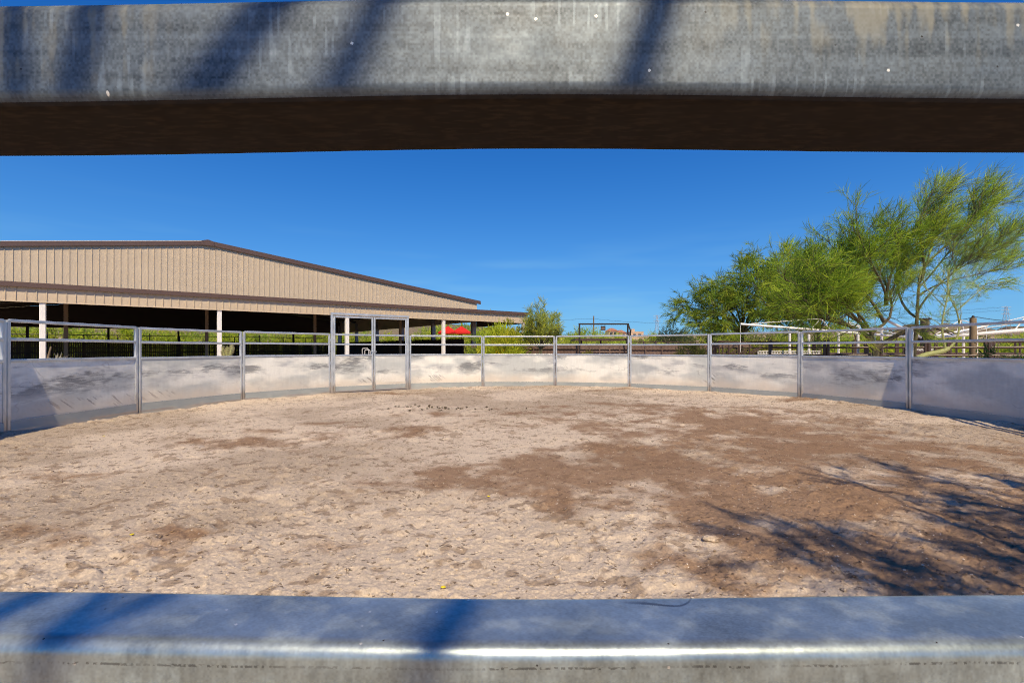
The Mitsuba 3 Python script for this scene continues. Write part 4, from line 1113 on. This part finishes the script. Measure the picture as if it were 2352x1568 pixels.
zones(scrub2, [-9999, 1840, 2091, 2235, 9999], ['left of the big tree fork', 'behind the big tree trunks', 'behind the slim trunk', 'right of the wooden post'], 'bush behind the corral')
# scrub that covers the rise far away
r_ = np.random.default_rng(90); st = Strips()
for q in range(900):
    Y = r_.uniform(95, 420); X = r_.uniform(-1.15, 1.15) * Y
    h = r_.uniform(.8, 2.6); rr = h * r_.uniform(.7, 1.1); z = float(terrain_z(X, Y)); k = 46
    b = np.array([X, Y, z]) + r_.normal(size=(k, 3)) * [rr * .5, rr * .5, 0] + np.abs(r_.normal(size=(k, 1))) * [[0, 0, h * .4]]
    st.add(b, r_.normal(size=(k, 3)) + [0, 0, .5], h * .3, h * .13, np.array([(.26, .31, .07), (.19, .25, .06), (.32, .33, .10)][q % 3]) * r_.uniform(.75, 1.2, (k, 1)))
m, c = st.mesh(r_); obj('desert_scrub', m, 'foliage', None, False, color=c)
tag('desert_scrub', 'low olive scrub dotted over the far desert slope', 'scrub', kind='stuff')

# ------------------------------------------------------------------ the tree behind the camera that shades the near rails and the right of the sand
SN = SUN / np.linalg.norm(SUN)
limbsS = []
bs = np.array([4.0, -5.2, 0.0]); fk = np.array([3.9, -4.9, 2.4])
limbsS.append(([bs, bs + [.02, .05, 1.2], fk], .19, .15, 0))
for e in ((2.7, -2.2, 5.0), (3.3, -1.8, 4.9), (4.1, -1.2, 5.2), (4.8, -.6, 5.0), (5.4, -.1, 5.2), (3.8, -.7, 4.8), (5.9, -1.2, 5.0), (6.4, -3.2, 5.6), (5.2, -5.6, 6.0), (3.4, -6.2, 5.8), (2.2, -4.6, 5.4), (3.4, -3.4, 6.0), (5.0, -2.4, 6.0), (4.6, -1.4, 4.6)):
    e = np.array(e)
    limbsS.append(([fk, fk + (e - fk) * [.35, .35, .55], e], .08, .02, 1.0))
# slender branches reaching over the fence
for x, hh, rad, dr_ in ((-.262, 1.6, .007, (-.14, .75, .05)), (-.226, 1.7, .010, (.10, .80, .0)), (-.146, 1.5, .0115, (.55, .8, .0)), (-.08, 2.3, .010, (.30, .8, -.05)), (.072, 2.1, .011, (.18, .8, -.05))):
    c0 = np.array([x, .25, 1.51]) + SN * hh
    d_ = unit(dr_)
    limbsS.append(([np.array([1.6, -3.4, 4.6]), c0 - d_ * .55, c0, c0 + d_ * .5, c0 + d_ * .9 + [.05, 0, -.12]], .020, rad * .85, 0))
foliage_tree('shade_tree', 'open branched desert tree behind the camera that dapples the near rails with shade', limbsS, 91, PV, n2=9, n3=6, n4=11, L2=.9, L3=.5, Ls=.26, ws=.024, lift=.05, wind=(0, 0, -.1), spread=.7, bare=.6)

# ------------------------------------------------------------------ small things on the sand
r_ = np.random.default_rng(100)


def lump(c, s, r, sub=1):
    m = trimesh.creation.icosphere(subdivisions=sub)
    v = np.array(m.vertices); v = v * (0.75 + .5 * meshkit.noise(v * 2.2 + r.uniform(0, 50, 3)))[:, None] * s
    return v + c, np.array(m.faces)


def on_sand(x, y):
    return np.array([x, y, float(sand_z(np.array([x]), np.array([y]))[0])])


def scatter(n, gen, s0, s1, flat):
    out = []
    for q in range(n):
        x, y = gen(); s = r_.uniform(s0, s1)
        if math.hypot(x - CX, y - CY) < R - .15:
            out.append(lump(on_sand(x, y) + [0, 0, s * flat * .3], np.array([s * r_.uniform(.8, 1.4), s, s * flat]), r_, 0))
    return cat(out)


cone = lambda: (lambda y: (r_.uniform(-1.05, 1.05) * y, y))(2.3 + 11 * r_.uniform() ** 1.6)
obj('pebbles', scatter(1100, cone, .003, .008, .7), 'stone'); tag('pebbles', 'small pale pebbles strewn over the sand', 'pebbles', kind='stuff')
obj('dirt_crumbs', scatter(4200, cone, .004, .013, .6), 'sand_dirt'); tag('dirt_crumbs', 'loose crumbs and clods of dry dirt on the sand', 'dirt crumbs', kind='stuff')
for k, (u, v, sp, n, lab) in enumerate(((1062, 940, .34, 26, 'scatter of dark droppings on the sand straight below the gate\'s right post'), (955, 935, .3, 16, 'few dark droppings on the sand just below the gate leaves'))):
    Y = 1.30 * 1090 / (v - 802); x0 = (u - 1176) / 1090 * Y
    obj('droppings', cat([lump(on_sand(x0 + r_.normal() * sp * 1.6, Y + r_.normal() * sp * .5) + [0, 0, .012], np.array([.022, .020, .016]) * r_.uniform(.7, 1.3), r_) for q in range(n)]), 'manure')
    key = 'droppings' if k == 0 else f'droppings_{k:03d}'
    tag(key, lab, 'droppings', kind='stuff')
Y = 1.31 * 1090 / (1252 - 802)
obj('dirt_clod', lump(on_sand((1632 - 1176) / 1090 * Y, Y) + [0, 0, .012], np.array([.055, .03, .022]), r_, 3), 'sand_dirt', smooth=True)
tag('dirt_clod', 'fist sized dark clod on the damp sand right of centre', 'clod')
for (u, v, lab) in ((303, 1230, 'yellow petal on the sand at the lower left'), (1122, 1144, 'yellow petal on the sand near the centre'), (238, 1000, 'yellow petal on the sand below the far left panel'), (1018, 1348, 'yellow petal on the sand close to the lower rail')):
    Y = 1.31 * 1090 / (v - 802)
    k_ = obj('petal', lump(on_sand((u - 1176) / 1090 * Y, Y) + [0, 0, .01], np.array([.014, .012, .004]), r_), 'petal_yellow')
    tag(k_, lab, 'petal', 'yellow petals on the sand')
